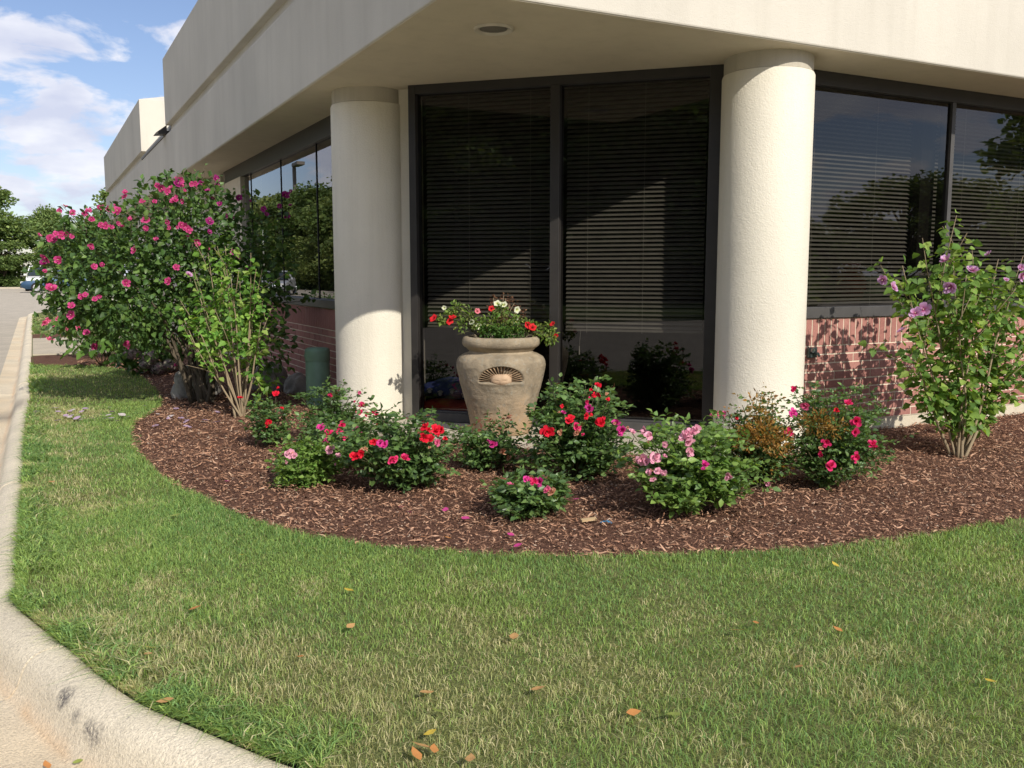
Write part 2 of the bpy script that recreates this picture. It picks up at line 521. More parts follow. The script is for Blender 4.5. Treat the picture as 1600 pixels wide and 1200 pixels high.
# tyre scuffs (dark) and rust along the gutter line: stains with a shape of their own
scuff = [(onZ(46, 622, 0.0), 0.05, 0.55, 0.45), (onZ(30, 640, -0.06), 0.05, 0.30, 0.55)]
brks = [0]
nextb = karc[0] + 2.4
for i in range(len(KP)):
    if karc[i] >= nextb and i - brks[-1] > 1:
        brks.append(i); nextb = karc[i] + 3.0
brks.append(len(KP) - 1)
rk = np.random.RandomState(4)
for a, b in zip(brks[:-1], brks[1:]):
    idx = np.arange(a, b + 1)
    P = KP[idx].copy()
    gap = 0.007
    P[0] += kd[a] * gap; P[-1] -= kd[b] * gap
    V = []; C = []
    dz = rk.uniform(-0.003, 0.003)
    for j, i in enumerate(idx):
        for (d, z) in kprof:
            q = P[j] + kout[i] * d
            wob = 0.0012 * (vnoise(q[0] + 50, q[1] + 50, 0.09, 3) - 0.5) - 0.010 if z > -0.1 else 0
            V.append((q[0], q[1], z + wob + dz + (road_z(q[1]) + 0.142)))
            rust = math.exp(-((d - 0.192) / 0.022) ** 2) * (0.25 + 0.75 * float(vnoise(q[0] * 3 + 9, q[1] + 30, 0.10, 5)) ** 1.5)
            rust = min(1.0, rust * 0.6)
            pan = 0.35 * smooth(0.18, 0.24, d) * float(vnoise(q[0] + 20, q[1] + 20, 0.5, 7))
            c = np.array([1.0, 1.0, 1.0]) * (1 - 0.10 * smooth(0.18, 0.22, d))
            c = c * (1 - rust) + np.array([0.86, 0.58, 0.36]) * rust
            c = c * (1 - pan) + np.array([1.0, 0.78, 0.52]) * pan
            for (sp, ra, rb, dk) in scuff:
                e = q - sp[:2]
                al = e @ kd[i]; ac = e @ kout[i]
                wgt = math.exp(-(al / ra) ** 2 * 0.9 - (ac / (rb * 0.9)) ** 2) * (0.1 + 1.5 * float(vnoise(q[0] * 2.2 + 11, q[1] * 2.2 + 3, 0.035, 9)))
                wgt = min(1, wgt * 1.6)
                c = c * (1 - wgt) + c * np.array([dk, dk * 0.98, dk * 1.02]) * wgt
            C.append(c)
    n = len(kprof)
    F = []
    for j in range(len(idx) - 1):
        for k in range(n - 1):
            F.append((j * n + k, j * n + k + 1, (j + 1) * n + k + 1, (j + 1) * n + k))
    F.append(tuple(range(n))); F.append(tuple((len(idx) - 1) * n + k for k in range(n))[::-1])
    me = make_mesh('kerb_section', V, F, M['kerb'], True, np.array(C))
    ks = link('kerb_section', me, kerb)
    bm = bmesh.new(); bm.from_mesh(me); bmesh.ops.recalc_face_normals(bm, faces=bm.faces)
    for e in bm.edges:
        if len(e.link_faces) == 2 and e.calc_face_angle(0) > R_(60): e.smooth = False
    bm.to_mesh(me); bm.free()

# lawn sheet and mulch bed
LAWN = [tuple(p) for p in KP if True]
lawn_poly = [tuple(p) for p in kp[2:]] + [(20, 36.3)]
lm = Mat('lawn_soil', 0.95, 0.1); lp = lm.pos()
lm.base(lm.ramp(lm.noise(lp, 14, 6, 0.7), [(0.3, (0.085, 0.10, 0.032)), (0.55, (0.15, 0.165, 0.06)), (0.75, (0.26, 0.23, 0.11))]))
lm.bump(lm.noise(lp, 90, 4), 0.8, 0.02)
bf = Buf()
bf.add([(p[0] + 0.004, p[1] + 0.002, 0.0 + road_z(p[1]) + 0.142) for p in lawn_poly], [tuple(range(len(lawn_poly)))])
lawn = structure('lawn', bf, lm.m)
if lawn.data.polygons[0].normal.z < 0: lawn.data.flip_normals()

front = catmull([(14, 2.85), (9, 2.95), (6.2, 3.0), (4.647, 2.986), (3.9, 2.995), (3.325, 3.076), (2.715, 3.279), (2.158, 3.514), (1.659, 3.85), (1.184, 4.342), (0.864, 5.129), (0.657, 6.235), (0.60, 7.5), (0.70, 8.6), (1.02, 9.6), (1.15, 11.0), (1.1, 13.0), (0.7, 14.3), (-0.09, 14.7)], 6)
MULCH = [tuple(p) for p in front] + [(-0.09, 16.55), (3.0, 16.55), (3.0, 9.0), (3.6, 7.6), (5.2, 6.0), (14, 6.0)]
BED2 = [(-0.09, 20.9), (-0.09, 22.2), (1.2, 22.4), (2.8, 23.5), (2.8, 20.9)]
APRON = [(2.24, 8.15), (2.24, 6.98), (2.50, 6.60), (4.28, 4.82), (5.20, 4.82), (5.20, 5.6), (3.6, 7.6), (2.9, 8.15)]

mm = Mat('mulch_base', 0.95, 0.1); mp = mm.pos()
mm.base(mm.ramp(mm.noise(mp, 45, 5, 0.75), [(0.3, (0.075, 0.040, 0.028)), (0.55, (0.20, 0.105, 0.072)), (0.78, (0.33, 0.20, 0.14))]))
mm.bump(mm.noise(mp, 70, 5, 0.75), 1.0, 0.03)
def mulch_h(x, y):
    d = polydist(x, y, MULCH)
    return np.minimum(d / 0.35, 1) * 0.022 - 0.006 + 0.022 * (vnoise(x + 40, y + 40, 0.32, 21) - 0.4) * np.minimum(d / 0.2, 1) + 0.012 * (vnoise(x + 40, y + 40, 0.09, 22) - 0.5)
def bed_mesh(name, poly, step, kind='structure'):
    P = np.array(poly); x0, y0 = P.min(0); x1, y1 = P.max(0)
    xs = np.arange(x0 - step, x1 + step, step); ys_ = np.arange(y0 - step, y1 + step, step)
    X, Y = np.meshgrid(xs, ys_)
    ins = inpoly(X, Y, poly)
    Z = mulch_h(X, Y) + 0.006
    cell = ins[:-1, :-1] | ins[1:, :-1] | ins[:-1, 1:] | ins[1:, 1:]
    nx = len(xs)
    j, i = np.nonzero(cell)
    F = np.stack([j * nx + i, j * nx + i + 1, (j + 1) * nx + i + 1, (j + 1) * nx + i], 1)
    Z = np.where(ins, Z, -0.012)
    V = np.stack([X.ravel(), Y.ravel(), Z.ravel()], 1)
    used = np.unique(F); re = -np.ones(len(V), int); re[used] = np.arange(len(used))
    me = make_mesh(name, V[used], re[F], mm.m, True)
    return structure(name, me, None)
bed_mesh('mulch_bed', MULCH, 0.07)
bf = Buf(); bf.prism(BED2, -0.1, 0.02)
structure('mulch_bed', bf, mm.m)
bf = Buf(); bf.box(-0.085, 2.58, 16.62, 18.7, -0.1, 0.022); bf.box(-0.085, 2.58, 18.715, 20.8, -0.1, 0.022)
structure('path', bf, M['walk'])

# shredded bark: tens of thousands of slivers, one object
def mulch_chips():
    rng = np.random.RandomState(11)
    N = 440000
    x = rng.uniform(0.5, 9.5, N); y = rng.uniform(2.8, 15.0, N)
    d = np.hypot(x, y)
    keep = inpoly(x, y, MULCH) & (rng.rand(N) < np.clip(1.25 - d / 11, 0.25, 1)) & ~inpoly(x, y, [(2.7, 16), (2.7, 7.6), (4.9, 5.3), (14, 5.3), (14, 8), (6, 16)]) & ~inpoly(x, y, APRON)
    x, y, d = x[keep], y[keep], d[keep]
    # a few spill onto the grass edge
    n = len(x)
    kind = rng.rand(n); L = np.where(kind < 0.70, rng.uniform(0.007, 0.022, n), np.where(kind < 0.985, rng.gamma(2.4, 0.0075, n) + 0.012, rng.uniform(0.035, 0.07, n))); L = np.minimum(L, 0.07) * (0.85 + d * 0.03)
    W = np.where(kind < 0.70, rng.uniform(0.002, 0.006, n), np.where(kind < 0.985, rng.uniform(0.0028, 0.0095, n), rng.uniform(0.006, 0.013, n))) * (0.85 + d * 0.05)
    a = rng.uniform(0, math.pi, n); el = rng.normal(0, 0.30, n)
    H = W * rng.uniform(0.25, 0.6, n)
    z = mulch_h(x, y) + 0.008 + rng.uniform(0, 0.020, n)
    D = np.stack([np.cos(a) * np.cos(el), np.sin(a) * np.cos(el), np.sin(el)], 1)
    S = np.stack([-np.sin(a), np.cos(a), np.zeros(n)], 1)
    roll = rng.normal(0, 0.5, n); S = S * np.cos(roll)[:, None] + np.array([0, 0, 1]) * np.sin(roll)[:, None]
    U = np.cross(D, S)
    P = np.stack([x, y, z], 1)
    bend = (rng.normal(0, 0.12, n) * L)[:, None]
    h = (L / 2)[:, None]; w = (W / 2)[:, None]; u = H[:, None]
    V = np.stack([P - D * h + S * w * 0.5 + S * bend, P - D * h - S * w * 0.5 + S * bend, P + S * w, P - S * w, P + D * h + S * w * 0.6 + S * bend, P + D * h - S * w * 0.6 + S * bend, P + U * u], 1)
    F0 = np.array([[0, 1, 6], [1, 3, 6], [3, 5, 6], [5, 4, 6], [4, 2, 6], [2, 0, 6]])
    F = (np.arange(n)[:, None, None] * 7 + F0[None]).reshape(-1, 3)
    t = rng.rand(n)
    pal = np.array([(0.117, 0.059, 0.036), (0.228, 0.121, 0.073), (0.338, 0.190, 0.119), (0.442, 0.269, 0.177), (0.580, 0.400, 0.276), (0.800, 0.635, 0.469)])
    k = np.searchsorted([0.22, 0.50, 0.76, 0.93, 0.988], t * np.where(kind < .7, 1, .90))
    c = np.minimum(pal[k] * rng.uniform(0.95, 1.45, (n, 1)), np.array([0.58, 0.45, 0.34]))
    C = np.repeat(c[:, None], 7, 1).reshape(-1, 3)
    cm = Mat('mulch_chip', 0.85, 0.2); cm.base(cm.attr())
    me = make_mesh('mulch_chips', V.reshape(-1, 3), F, cm.m, False, C)
    o = link('mulch_chips', me); o['kind'] = 'stuff'; o['label'] = 'shredded red brown bark mulch covering the planting bed'; o['category'] = 'mulch'
mulch_chips()

# grass blades: one object
def grass():
    rng = np.random.RandomState(5)
    lp_ = [tuple(p) for p in kp]
    blocks = [(0.0, 4.4, 0.9, 5.6, 250000), (-0.14, 1.4, 3.5, 10.0, 80000), (-0.14, 1.6, 10.0, 15.0, 15000), (4.4, 9.0, 0.95, 3.1, 30000), (-0.12, 2.0, 22.0, 33.5, 5000)]
    xs = []; ys_ = []
    for (x0, x1, y0, y1, n) in blocks:
        xs.append(rng.uniform(x0, x1, n)); ys_.append(rng.uniform(y0, y1, n))
    x = np.concatenate(xs); y = np.concatenate(ys_)
    ins = inpoly(x, y, lawn_poly) | (polydist(x, y, [tuple(p) for p in kp[8:-10]], False) < 0.010)
    wob = 0.05 * (vnoise(x + 7, y + 7, 0.11, 33) - 0.5)
    dm = polydist(x, y, MULCH)
    inm = inpoly(x, y, MULCH)
    keep = ins & (~inm | (dm < 0.02 + wob)) & ~inpoly(x, y, BED2)
    x, y, dm, inm = x[keep], y[keep], dm[keep], inm[keep]
    ki = np.nonzero((KP[:, 1] < 15) & (KP[:, 0] < 4.5) & (KP[:, 1] > 0.95))[0]
    pick = ki[rng.randint(0, len(ki), 26000)]
    near = np.hypot(KP[pick, 0], KP[pick, 1])
    pick = pick[rng.rand(len(pick)) < np.clip(5.0 / near, 0.1, 1)]
    ofs = rng.uniform(-0.002, 0.035, len(pick))
    ex = KP[pick, 0] - kout[pick, 0] * ofs; ey = KP[pick, 1] - kout[pick, 1] * ofs
    n0 = len(x)
    x = np.concatenate([x, ex]); y = np.concatenate([y, ey]); dm = np.concatenate([dm, np.full(len(ex), 9.0)])
    d = np.hypot(x, y); n = len(x)
    kd_ = polydist(x, y, [tuple(p) for p in kp[8:-10]], False)
    edge = np.exp(-(kd_ / 0.16) ** 2) * (vnoise(x + 3, y + 3, 0.25, 40) > 0.35)          # rank grass along the kerb
    H = rng.uniform(0.012, 0.035, n) * (0.75 + 0.6 * vnoise(x + 9, y + 9, 0.35, 8)) * (1 + 1.3 * edge) + 0.012 * np.exp(-(dm / 0.08) ** 2)
    W = rng.uniform(0.0013, 0.0027, n) * (0.72 + d * 0.17) * (1 + 0.9 * edge)
    a = rng.uniform(0, 2 * math.pi, n)
    lean = np.abs(rng.normal(0.0, 0.85, n)) + 0.15 + 0.55 * edge
    dirx, diry = np.cos(a), np.sin(a)
    dirx[n0:] = kout[pick, 0] + rng.normal(0, .5, len(pick)); diry[n0:] = kout[pick, 1] + rng.normal(0, .5, len(pick))
    lean[n0:] = rng.uniform(0.2, 1.3, len(pick)); H[n0:] = rng.uniform(0.018, 0.045, len(pick))
    s = rng.uniform(0, 2 * math.pi, n)
    S = np.stack([np.cos(s), np.sin(s), np.zeros(n)], 1) * (W / 2)[:, None]
    P = np.stack([x, y, np.zeros(n) - 0.002], 1)
    Dh = np.stack([dirx, diry, np.zeros(n)], 1)
    Zv = np.array([0, 0, 1.0])
    mid = P + Dh * (H * lean * 0.25)[:, None] + Zv * (H * 0.55)[:, None]
    tip = P + Dh * (H * lean)[:, None] + Zv * (H * np.clip(1.05 - 0.35 * lean, 0.25, 1))[:, None]
    V = np.stack([P - S, P + S, mid - S * 0.85, mid + S * 0.85, tip], 1)
    F0 = np.array([[0, 1, 3], [0, 3, 2], [2, 3, 4]])
    F = (np.arange(n)[:, None, None] * 5 + F0[None]).reshape(-1, 3)
    # colour: patches of straw towards the lot, lush green beside the bed
    pn = vnoise(x + 5, y + 5, 0.85, 51) * 0.42 + vnoise(x + 5, y + 5, 0.30, 52) * 0.30 + vnoise(x + 5, y + 5, 0.11, 53) * 0.28
    dry = np.clip((pn - 0.42) * 2.4 + 0.30 * np.clip((dm - 0.25) / 1.2, 0, 1) - 0.40 * np.exp(-(dm / 0.4) ** 2) - 0.6 * edge, 0.03, 0.72)
    t = rng.rand(n)
    green = np.array([0.295, 0.42, 0.115]) * (0.65 + 0.75 * rng.rand(n, 1)) * np.array([1, 1, 1])
    blue = np.array([0.20, 0.345, 0.11]) * (0.7 + 0.6 * rng.rand(n, 1))
    green = np.where((rng.rand(n) < vnoise(x + 31, y + 31, 0.6, 61) * 0.8)[:, None], blue, green)
    straw = np.array([0.66, 0.61, 0.35]) * (0.6 + 0.6 * rng.rand(n, 1))
    olive = np.array([0.42, 0.46, 0.19]) * (0.7 + 0.6 * rng.rand(n, 1))
    isd = (t < dry * 0.62); iso = (t >= dry * 0.62) & (t < dry * 1.25)
    c = np.where(isd[:, None], straw, np.where(iso[:, None], olive, green))
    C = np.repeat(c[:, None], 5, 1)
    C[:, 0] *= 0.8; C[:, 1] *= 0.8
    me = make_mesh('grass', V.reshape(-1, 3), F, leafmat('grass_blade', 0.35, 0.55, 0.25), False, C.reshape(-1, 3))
    o = link('grass', me); o['kind'] = 'stuff'; o['label'] = 'mown green lawn grass with dry straw patches'; o['category'] = 'grass'
grass()

# ================================================================== the building
BO = np.array([2.62, 5.26, 0.0])
bld = empty('office_building', tuple(BO), 'cream stucco office building with round columns, dark windows and red brick base', 'building')
def part(name, buf, mat, parent=None, smooth=0, bev=0, col=False):
    o = link(name, buf.mesh(name, mat, False, BO, col), parent or bld)
    if smooth: auto_smooth(o, smooth)
    if bev: bevel(o, bev)
    return o
ZS = 2.845
FX, FY = 2.09, 4.76
bf = Buf(); bf.prism([(FX, FY), (16, FY), (16, FY + 0.3), (FX + 0.3, FY + 0.3), (FX + 0.3, 31), (FX, 31)], ZS, 3.615)
part('lower_fascia', bf, M['fascia'], bev=0.012)
bf = Buf(); bf.prism([(FX + 0.012, FY + 0.012), (16, FY + 0.012), (16, 9), (9, 9), (9, 30.9), (FX + 0.012, 30.9)], ZS - 0.003, ZS + 0.06)
part('soffit', bf, M['soffit'])
bf = Buf(); bf.prism([(FX + 0.085, FY + 0.085), (15.9, FY + 0.085), (15.9, 12), (12, 12), (12, 30.8), (FX + 0.085, 30.8)], 3.55, 3.80)
part('recessed_band', bf, M['fascia'])
bf = Buf(); bf.prism([(FX, FY), (16, FY), (16, 10), (6, 10), (6, 16.6), (FX, 16.6)], 3.772, 4.85)
part('upper_fascia', bf, M['fascia'], bev=0.012)
bf = Buf()
x0, x1, y0, y1, z0, z1 = FX, 7.5, 20.45, 31.0, 3.80, 4.83
bf.add([(x0, y0, z0), (x1, y0, z0), (x1, y1, z0), (x0, y1, z0), (x0, y0, z1), (x1, y0, z1), (x1, y1, z1), (x0, y1, z1), (x0 + 0.5, y0 + 0.25, z1 + 0.13), (x1 - 0.5, y0 + 0.25, z1 + 0.13), (x1 - .5, y1 - .25, z1 + 0.13), (x0 + .5, y1 - .25, z1 + .13)],
       [(3, 2, 1, 0), (0, 1, 5, 4), (1, 2, 6, 5), (2, 3, 7, 6), (3, 0, 4, 7), (4, 5, 9, 8), (5, 6, 10, 9), (6, 7, 11, 10), (7, 4, 8, 11), (8, 9, 10, 11)])
part('far_upper_fascia', bf, M['fascia'])
bf = Buf(); bf.box(FX - 0.012, FX + 0.35, 16.63, 20.43, 3.617, 3.66)
part('roof_cap', bf, M['cap'])

# columns
colm = []
def column(cx, cy, r=0.325):
    bf = Buf(); bf.lathe([(r + 0.001, -0.1), (r, 0.06), (r, 1.4), (r, 2.71), (r - 0.006, 2.725), (r - 0.014, 2.728)], cx, cy, 72)
    o = part('column', bf, M['column'], smooth=40)
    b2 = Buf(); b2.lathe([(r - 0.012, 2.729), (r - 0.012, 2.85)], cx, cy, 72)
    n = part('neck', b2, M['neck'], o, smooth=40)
    return o
column(4.78, 5.20); column(2.63, 7.73); column(2.63, 16.0); column(2.63, 24.0)

# chamfered corner window, local frame: a along it, b into the room
CC = np.array([3.685, 6.365]); CU = np.array([1, -1]) / 2 ** .5; CI = np.array([1, 1]) / 2 ** .5
def ch(a, b, z):
    q = CC + CU * a + CI * b
    return (q[0], q[1], z)
HW = 1.25
SILL0 = 0.075
w_ch = Buf()
w_ch.box(-HW, -HW + 0.062, 0, 0.13, SILL0, ZS - 0.004, tf=ch)
w_ch.box(HW - 0.068, HW + 0.03, 0, 0.13, SILL0, ZS - 0.004, tf=ch)
w_ch.box(-HW + 0.062, HW - 0.068, 0.002, 0.13, ZS - 0.075, ZS - 0.004, tf=ch)
fr = part('window_frame', w_ch, M['bronze'], bev=0.003)
fr['label'] = 'dark bronze frame of the tall corner window'
b2 = Buf(); b2.box(-0.038, 0.038, -0.012, 0.128, SILL0 + 0.085, ZS - 0.075, tf=ch)
part('mullion', b2, M['bronze'], fr, bev=0.003)
b2 = Buf(); b2.box(-HW + 0.062, HW - 0.068, -0.02, 0.128, SILL0 + 0.0, SILL0 + 0.072, tf=ch)
b2.box(-HW + 0.062, HW - 0.068, 0.004, 0.05, SILL0 + 0.073, SILL0 + 0.086, tf=ch)
part('sill', b2, M['bronze2'], fr, bev=0.002)
for a0, a1 in ((-HW + 0.062, -0.038), (0.038, HW - 0.068)):
    b2 = Buf(); b2.add([ch(a0, 0.055, SILL0 + 0.085), ch(a1, 0.055, SILL0 + 0.085), ch(a1, 0.055, ZS - 0.075), ch(a0, 0.055, ZS - 0.075)], [(0, 1, 2, 3)])
    part('pane', b2, M['glass'], fr)
# returns between frame and columns
bf = Buf(); bf.box(-HW - 0.17, -HW, 0.155, 0.3, -0.1, ZS, tf=ch); part('wall_return', bf, M['column'])
bf = Buf(); bf.box(HW + 0.03, HW + 0.6, 0.02, 0.3, -0.1, ZS, tf=ch); part('wall_return', bf, M['column'])

def blind(tf, a0, a1, b, z0, z1, pitch=0.0345, depth=0.040, cords=(), tilt=0.70, wand=None):
    bf = Buf(); rng = random.Random(int(a0 * 1000) + 7)
    z = z0 + 0.03
    while z < z1 - 0.03:
        dy = depth / 2 * math.cos(tilt); dz = depth / 2 * math.sin(tilt); j = rng.gauss(0, 0.0014)
        V = [tf(a0, b - dy, z - dz + j), tf(a1, b - dy, z - dz - j), tf(a1, b + 0.002, z + 0.003 - j), tf(a0, b + 0.002, z + 0.003 + j), tf(a1, b + dy, z + dz - j), tf(a0, b + dy, z + dz + j)]
        bf.add(V, [(0, 1, 2, 3), (3, 2, 4, 5)])
        z += pitch
    o = part('window_blind', bf, M['slat'])
    b2 = Buf(); b2.box(a0, a1, b - 0.018, b + 0.018, z0 - 0.008, z0 + 0.010, tf=tf)
    part('bottom_rail', b2, M['slat'], o)
    b2 = Buf()
    for c in cords: b2.tube([tf(c, b - 0.026, z0 - 0.02), tf(c, b - 0.026, z1)], 0.0013, 5)
    if wand is not None:
        b2.tube([tf(wand, b - 0.028, z0 - 0.13), tf(wand + 0.01, b - 0.028, z0)], 0.0012, 5)
        b2.tube([tf(wand, b - 0.028, z0 - 0.20), tf(wand, b - 0.028, z0 - 0.13)], [0.006, 0.003], 6)
    if cords: part('cord', b2, M['cord'], o)
    return o
blind(ch, -HW + 0.08, -0.05, 0.19, 0.865, ZS - 0.02, cords=(-0.78, -0.25))
blind(ch, 0.05, HW - 0.10, 0.19, 0.855, ZS - 0.02, cords=(0.23, 0.68), wand=0.17)

# right facade, along X at Y = 5.261
RY = 5.261
def rt(a, b, z): return (a, RY + b, z)
bf = Buf(); bf.box(4.9, 14, RY + 0.012, RY + 0.30, -0.2, 0.123); part('foundation', bf, M['found'], bev=0.004)
bf = Buf(); bf.box(4.9, 14, RY + 0.0035, RY + 0.28, 0.1235, 0.962); wallR = part('brick_wall', bf, M['mortar'])
frR_b = Buf(); frR_b.box(5.0, 14, RY + 0.02, RY + 0.16, 2.735, ZS - 0.004)
frR = part('window_frame', frR_b, M['bronze'], bev=0.003)
frR['label'] = 'dark bronze frame of the long window over the brick wall'
b2 = Buf(); b2.box(5.0, 14, RY - 0.018, RY + 0.165, 0.966, 1.052); part('sill', b2, M['bronze2'], frR, bev=0.004)
b2 = Buf(); b2.box(5.0, 14, RY + 0.166, RY + 0.62, 0.9, 1.0525); part('window_stool', b2, M['interior'], frR)
MX = (6.93, 8.75, 10.6, 12.4)
for x in MX:
    b2 = Buf(); b2.box(x - 0.022, x + 0.022, RY + 0.035, RY + 0.15, 1.053, 2.734); part('mullion', b2, M['bronze2'], frR)
xs_ = (5.0,) + MX + (14,)
for a0, a1 in zip(xs_[:-1], xs_[1:]):
    b2 = Buf(); b2.add([rt(a0 + 0.02, 0.06, 1.053), rt(a1 - 0.02, 0.06, 1.053), rt(a1 - 0.02, 0.06, 2.735), rt(a0 + 0.02, 0.06, 2.735)], [(0, 1, 2, 3)])
    part('pane', b2, M['glass'], frR)
blind(rt, 5.05, 6.74, 0.30, 1.07, 2.80, tilt=0.60, cords=(5.6, 6.3)); blind(rt, 6.98, 8.7, 0.30, 1.07, 2.80, tilt=0.60, cords=(7.4, 8.2)); blind(rt, 8.8, 13.8, 0.30, 1.07, 2.80, tilt=0.60)
b2 = Buf(); b2.box(6.76, 6.93, RY + 0.2, RY + 0.45, 1.0, 2.84); part('interior_post', b2, M['bronze'])

# left facade, along Y at X = 2.62
LX = 2.62
def lt(a, b, z): return (LX + b, a, z)
bf = Buf(); bf.box(LX + 0.012, LX + 0.30, 7.9, 30.5, -0.2, 0.123); part('foundation', bf, M['found'], bev=0.004)
bf = Buf(); bf.box(LX + 0.0035, LX + 0.28, 7.9, 30.5, 0.1235, 0.962); wallL = part('brick_wall', bf, M['mortar'])
frL_b = Buf(); frL_b.box(LX + 0.02, LX + 0.16, 7.9, 14.6, 2.655, ZS - 0.004)
frL = part('window_frame', frL_b, M['bronze'], bev=0.003)
frL['label'] = 'dark bronze head of the window mirroring the trees'
b2 = Buf(); b2.box(LX - 0.018, LX + 0.165, 7.9, 14.6, 0.966, 1.05); part('sill', b2, M['bronze2'], frL, bev=0.004)
MY = (9.58, 11.13, 12.82)
for y in MY:
    b2 = Buf(); b2.box(LX + 0.052, LX + 0.10, y - 0.008, y + 0.008, 1.051, 2.654); part('mullion', b2, M['gasket'], frL)
ys2 = (8.0,) + MY + (13.25,)
for a0, a1 in zip(ys2[:-1], ys2[1:]):
    b2 = Buf(); b2.add([lt(a1 - 0.008, 0.06, 1.051), lt(a0 + 0.008, 0.06, 1.051), lt(a0 + 0.008, 0.06, 2.655), lt(a1 - 0.008, 0.06, 2.655)], [(0, 1, 2, 3)])
    part('pane', b2, M['glass'], frL)
bf = Buf(); bf.box(LX + 0.0, LX + 0.28, 13.25, 14.85, 1.051, 2.654); part('pier', bf, M['soffit'])
bf = Buf(); bf.box(LX + 0.02, LX + 0.25, 14.86, 30.4, 0.966, ZS - 0.004); part('far_wall', bf, M['fascia'])

# bricks, each its own piece, sharing two meshes
BH = 0.0693; BLn = 0.2032; J = 0.0108
def box_mesh(name, sx, sy, sz, mat):
    b = Buf().box(-sx / 2, sx / 2, -sy / 2, sy / 2, -sz / 2, sz / 2)
    return b.mesh(name, mat)
me_str = box_mesh('brick', BLn - J, 0.03, BH - J, M['brick'])
me_half = box_mesh('brick', BLn / 2 - J, 0.03, BH - J, M['brick'])
me_sol = box_mesh('brick', 0.0677 - J, 0.03, 0.2045, M['brick'])
rb = random.Random(3)
def lay(me, wall, axis, s, z):
    if axis == 'x': w = (s, RY + 0.015 + rb.uniform(-0.0012, 0.0012), z); rz = 0
    else: w = (LX + 0.015 + rb.uniform(-0.0012, 0.0012), s, z); rz = math.pi / 2
    link('brick', me, wall, tuple(np.array(w) - BO), (0, 0, rz))
far_b = Buf()
def lay_far(axis, s, z, l, h):
    if axis == 'x': far_b.box(s - l / 2, s + l / 2, RY, RY + 0.03, z - h / 2, z + h / 2)
    else: far_b.box(LX, LX + 0.03, s - l / 2, s + l / 2, z - h / 2, z + h / 2)
for k in range(9):
    z = 0.125 + BH * (k + 0.5)
    s = 5.02 + (0.1016 if k % 2 else 0.0)
    while s < 11.5:
        if s < 8.35: lay(me_str, wallR, 'x', s, z)
        else: lay_far('x', s, z, BLn - J, BH - J)
        s += BLn
    s = 7.98 + (0.1016 if k % 2 else 0.0)
    while s < 19.0:
        if s < 10.35: lay(me_str, wallL, 'y', s, z)
        else: lay_far('y', s, z, BLn - J, BH - J)
        s += BLn
s = 5.0
while s < 11.5:
    if s < 8.2: lay(me_sol, wallR, 'x', s, 0.855)
    else: lay_far('x', s, 0.855, 0.0677 - J, 0.2045)
    s += 0.0677
s = 8.0
while s < 19.0:
    lay_far('y', s, 0.855, 0.0677 - J, 0.2045); s += 0.0677
o = part('far_bricks', far_b, M['brick'], wallR); o['kind'] = 'stuff'

# room behind the glass
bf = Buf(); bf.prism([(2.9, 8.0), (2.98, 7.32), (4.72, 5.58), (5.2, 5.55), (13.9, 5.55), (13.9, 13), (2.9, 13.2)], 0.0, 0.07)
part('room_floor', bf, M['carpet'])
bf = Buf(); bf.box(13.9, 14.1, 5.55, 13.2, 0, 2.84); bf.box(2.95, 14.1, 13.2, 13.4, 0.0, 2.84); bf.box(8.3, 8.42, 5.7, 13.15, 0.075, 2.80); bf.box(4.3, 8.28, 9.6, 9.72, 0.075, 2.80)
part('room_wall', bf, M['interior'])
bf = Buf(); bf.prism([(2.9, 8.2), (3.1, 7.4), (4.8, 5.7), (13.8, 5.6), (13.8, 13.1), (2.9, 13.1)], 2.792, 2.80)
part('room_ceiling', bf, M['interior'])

# apron slab
bf = Buf(); bf.prism(APRON, -0.1, 0.068)
o = structure('concrete_apron', bf, M['slab']); bevel(o, 0.008)

# fixtures on the building
def recessed_light():
    p = onZ(771, 43, ZS); r = 0.125
    t = empty('recessed_light', (p[0], p[1], ZS), 'round white recessed light set in the overhang above the corner window', 'light')
    bf = Buf()
    prof = [(r, 0.0), (r, -0.016), (r * 0.96, -0.02), (r * 0.80, -0.012), (r * 0.74, 0.03), (r * 0.74, 0.0), (r, 0.0)]
    bf.lathe([(r, -0.004), (r, -0.018), (r * 0.95, -0.022), (r * 0.80, -0.016), (r * 0.72, -0.0045), (r * 0.74, -0.004)], 0, 0, 48)
    o = link('trim_ring', bf.mesh('trim_ring', plain('trim_paint', (0.62, 0.58, 0.50), 0.5)), t); auto_smooth(o)
    bf = Buf(); bf.lathe([(r * 0.66, -0.0052), (r * 0.68, -0.012), (r * 0.35, -0.019), (0.004, -0.021)], 0, 0, 40)
    o = link('lens', bf.mesh('lens', plain('lens_glass', (0.20, 0.185, 0.16), 0.25, 0.6)), t); auto_smooth(o)
recessed_light()
def flood():
    p = np.array([FX, 16.72, 3.66])
    t = empty('flood_light', tuple(p), 'small black wedge shaped flood light on the roof edge', 'light')
    bf = Buf()
    bf.add([(-0.17, -0.13, -0.04), (0.02, -0.13, -0.02), (0.02, 0.13, -0.02), (-0.17, 0.13, -0.04), (-0.15, -0.13, -0.01), (0.02, -0.13, 0.12), (0.02, 0.13, 0.12), (-0.15, 0.13, -0.01)],
           [(3, 2, 1, 0), (4, 5, 6, 7), (0, 1, 5, 4), (2, 3, 7, 6), (1, 2, 6, 5), (3, 0, 4, 7)])
    link('housing', bf.mesh('housing', M['bronze']), t)
    bf = Buf(); bf.box(0.021, 0.1, -0.03, 0.03, 0.001, 0.04); link('bracket', bf.mesh('bracket', M['bronze']), t)
flood()
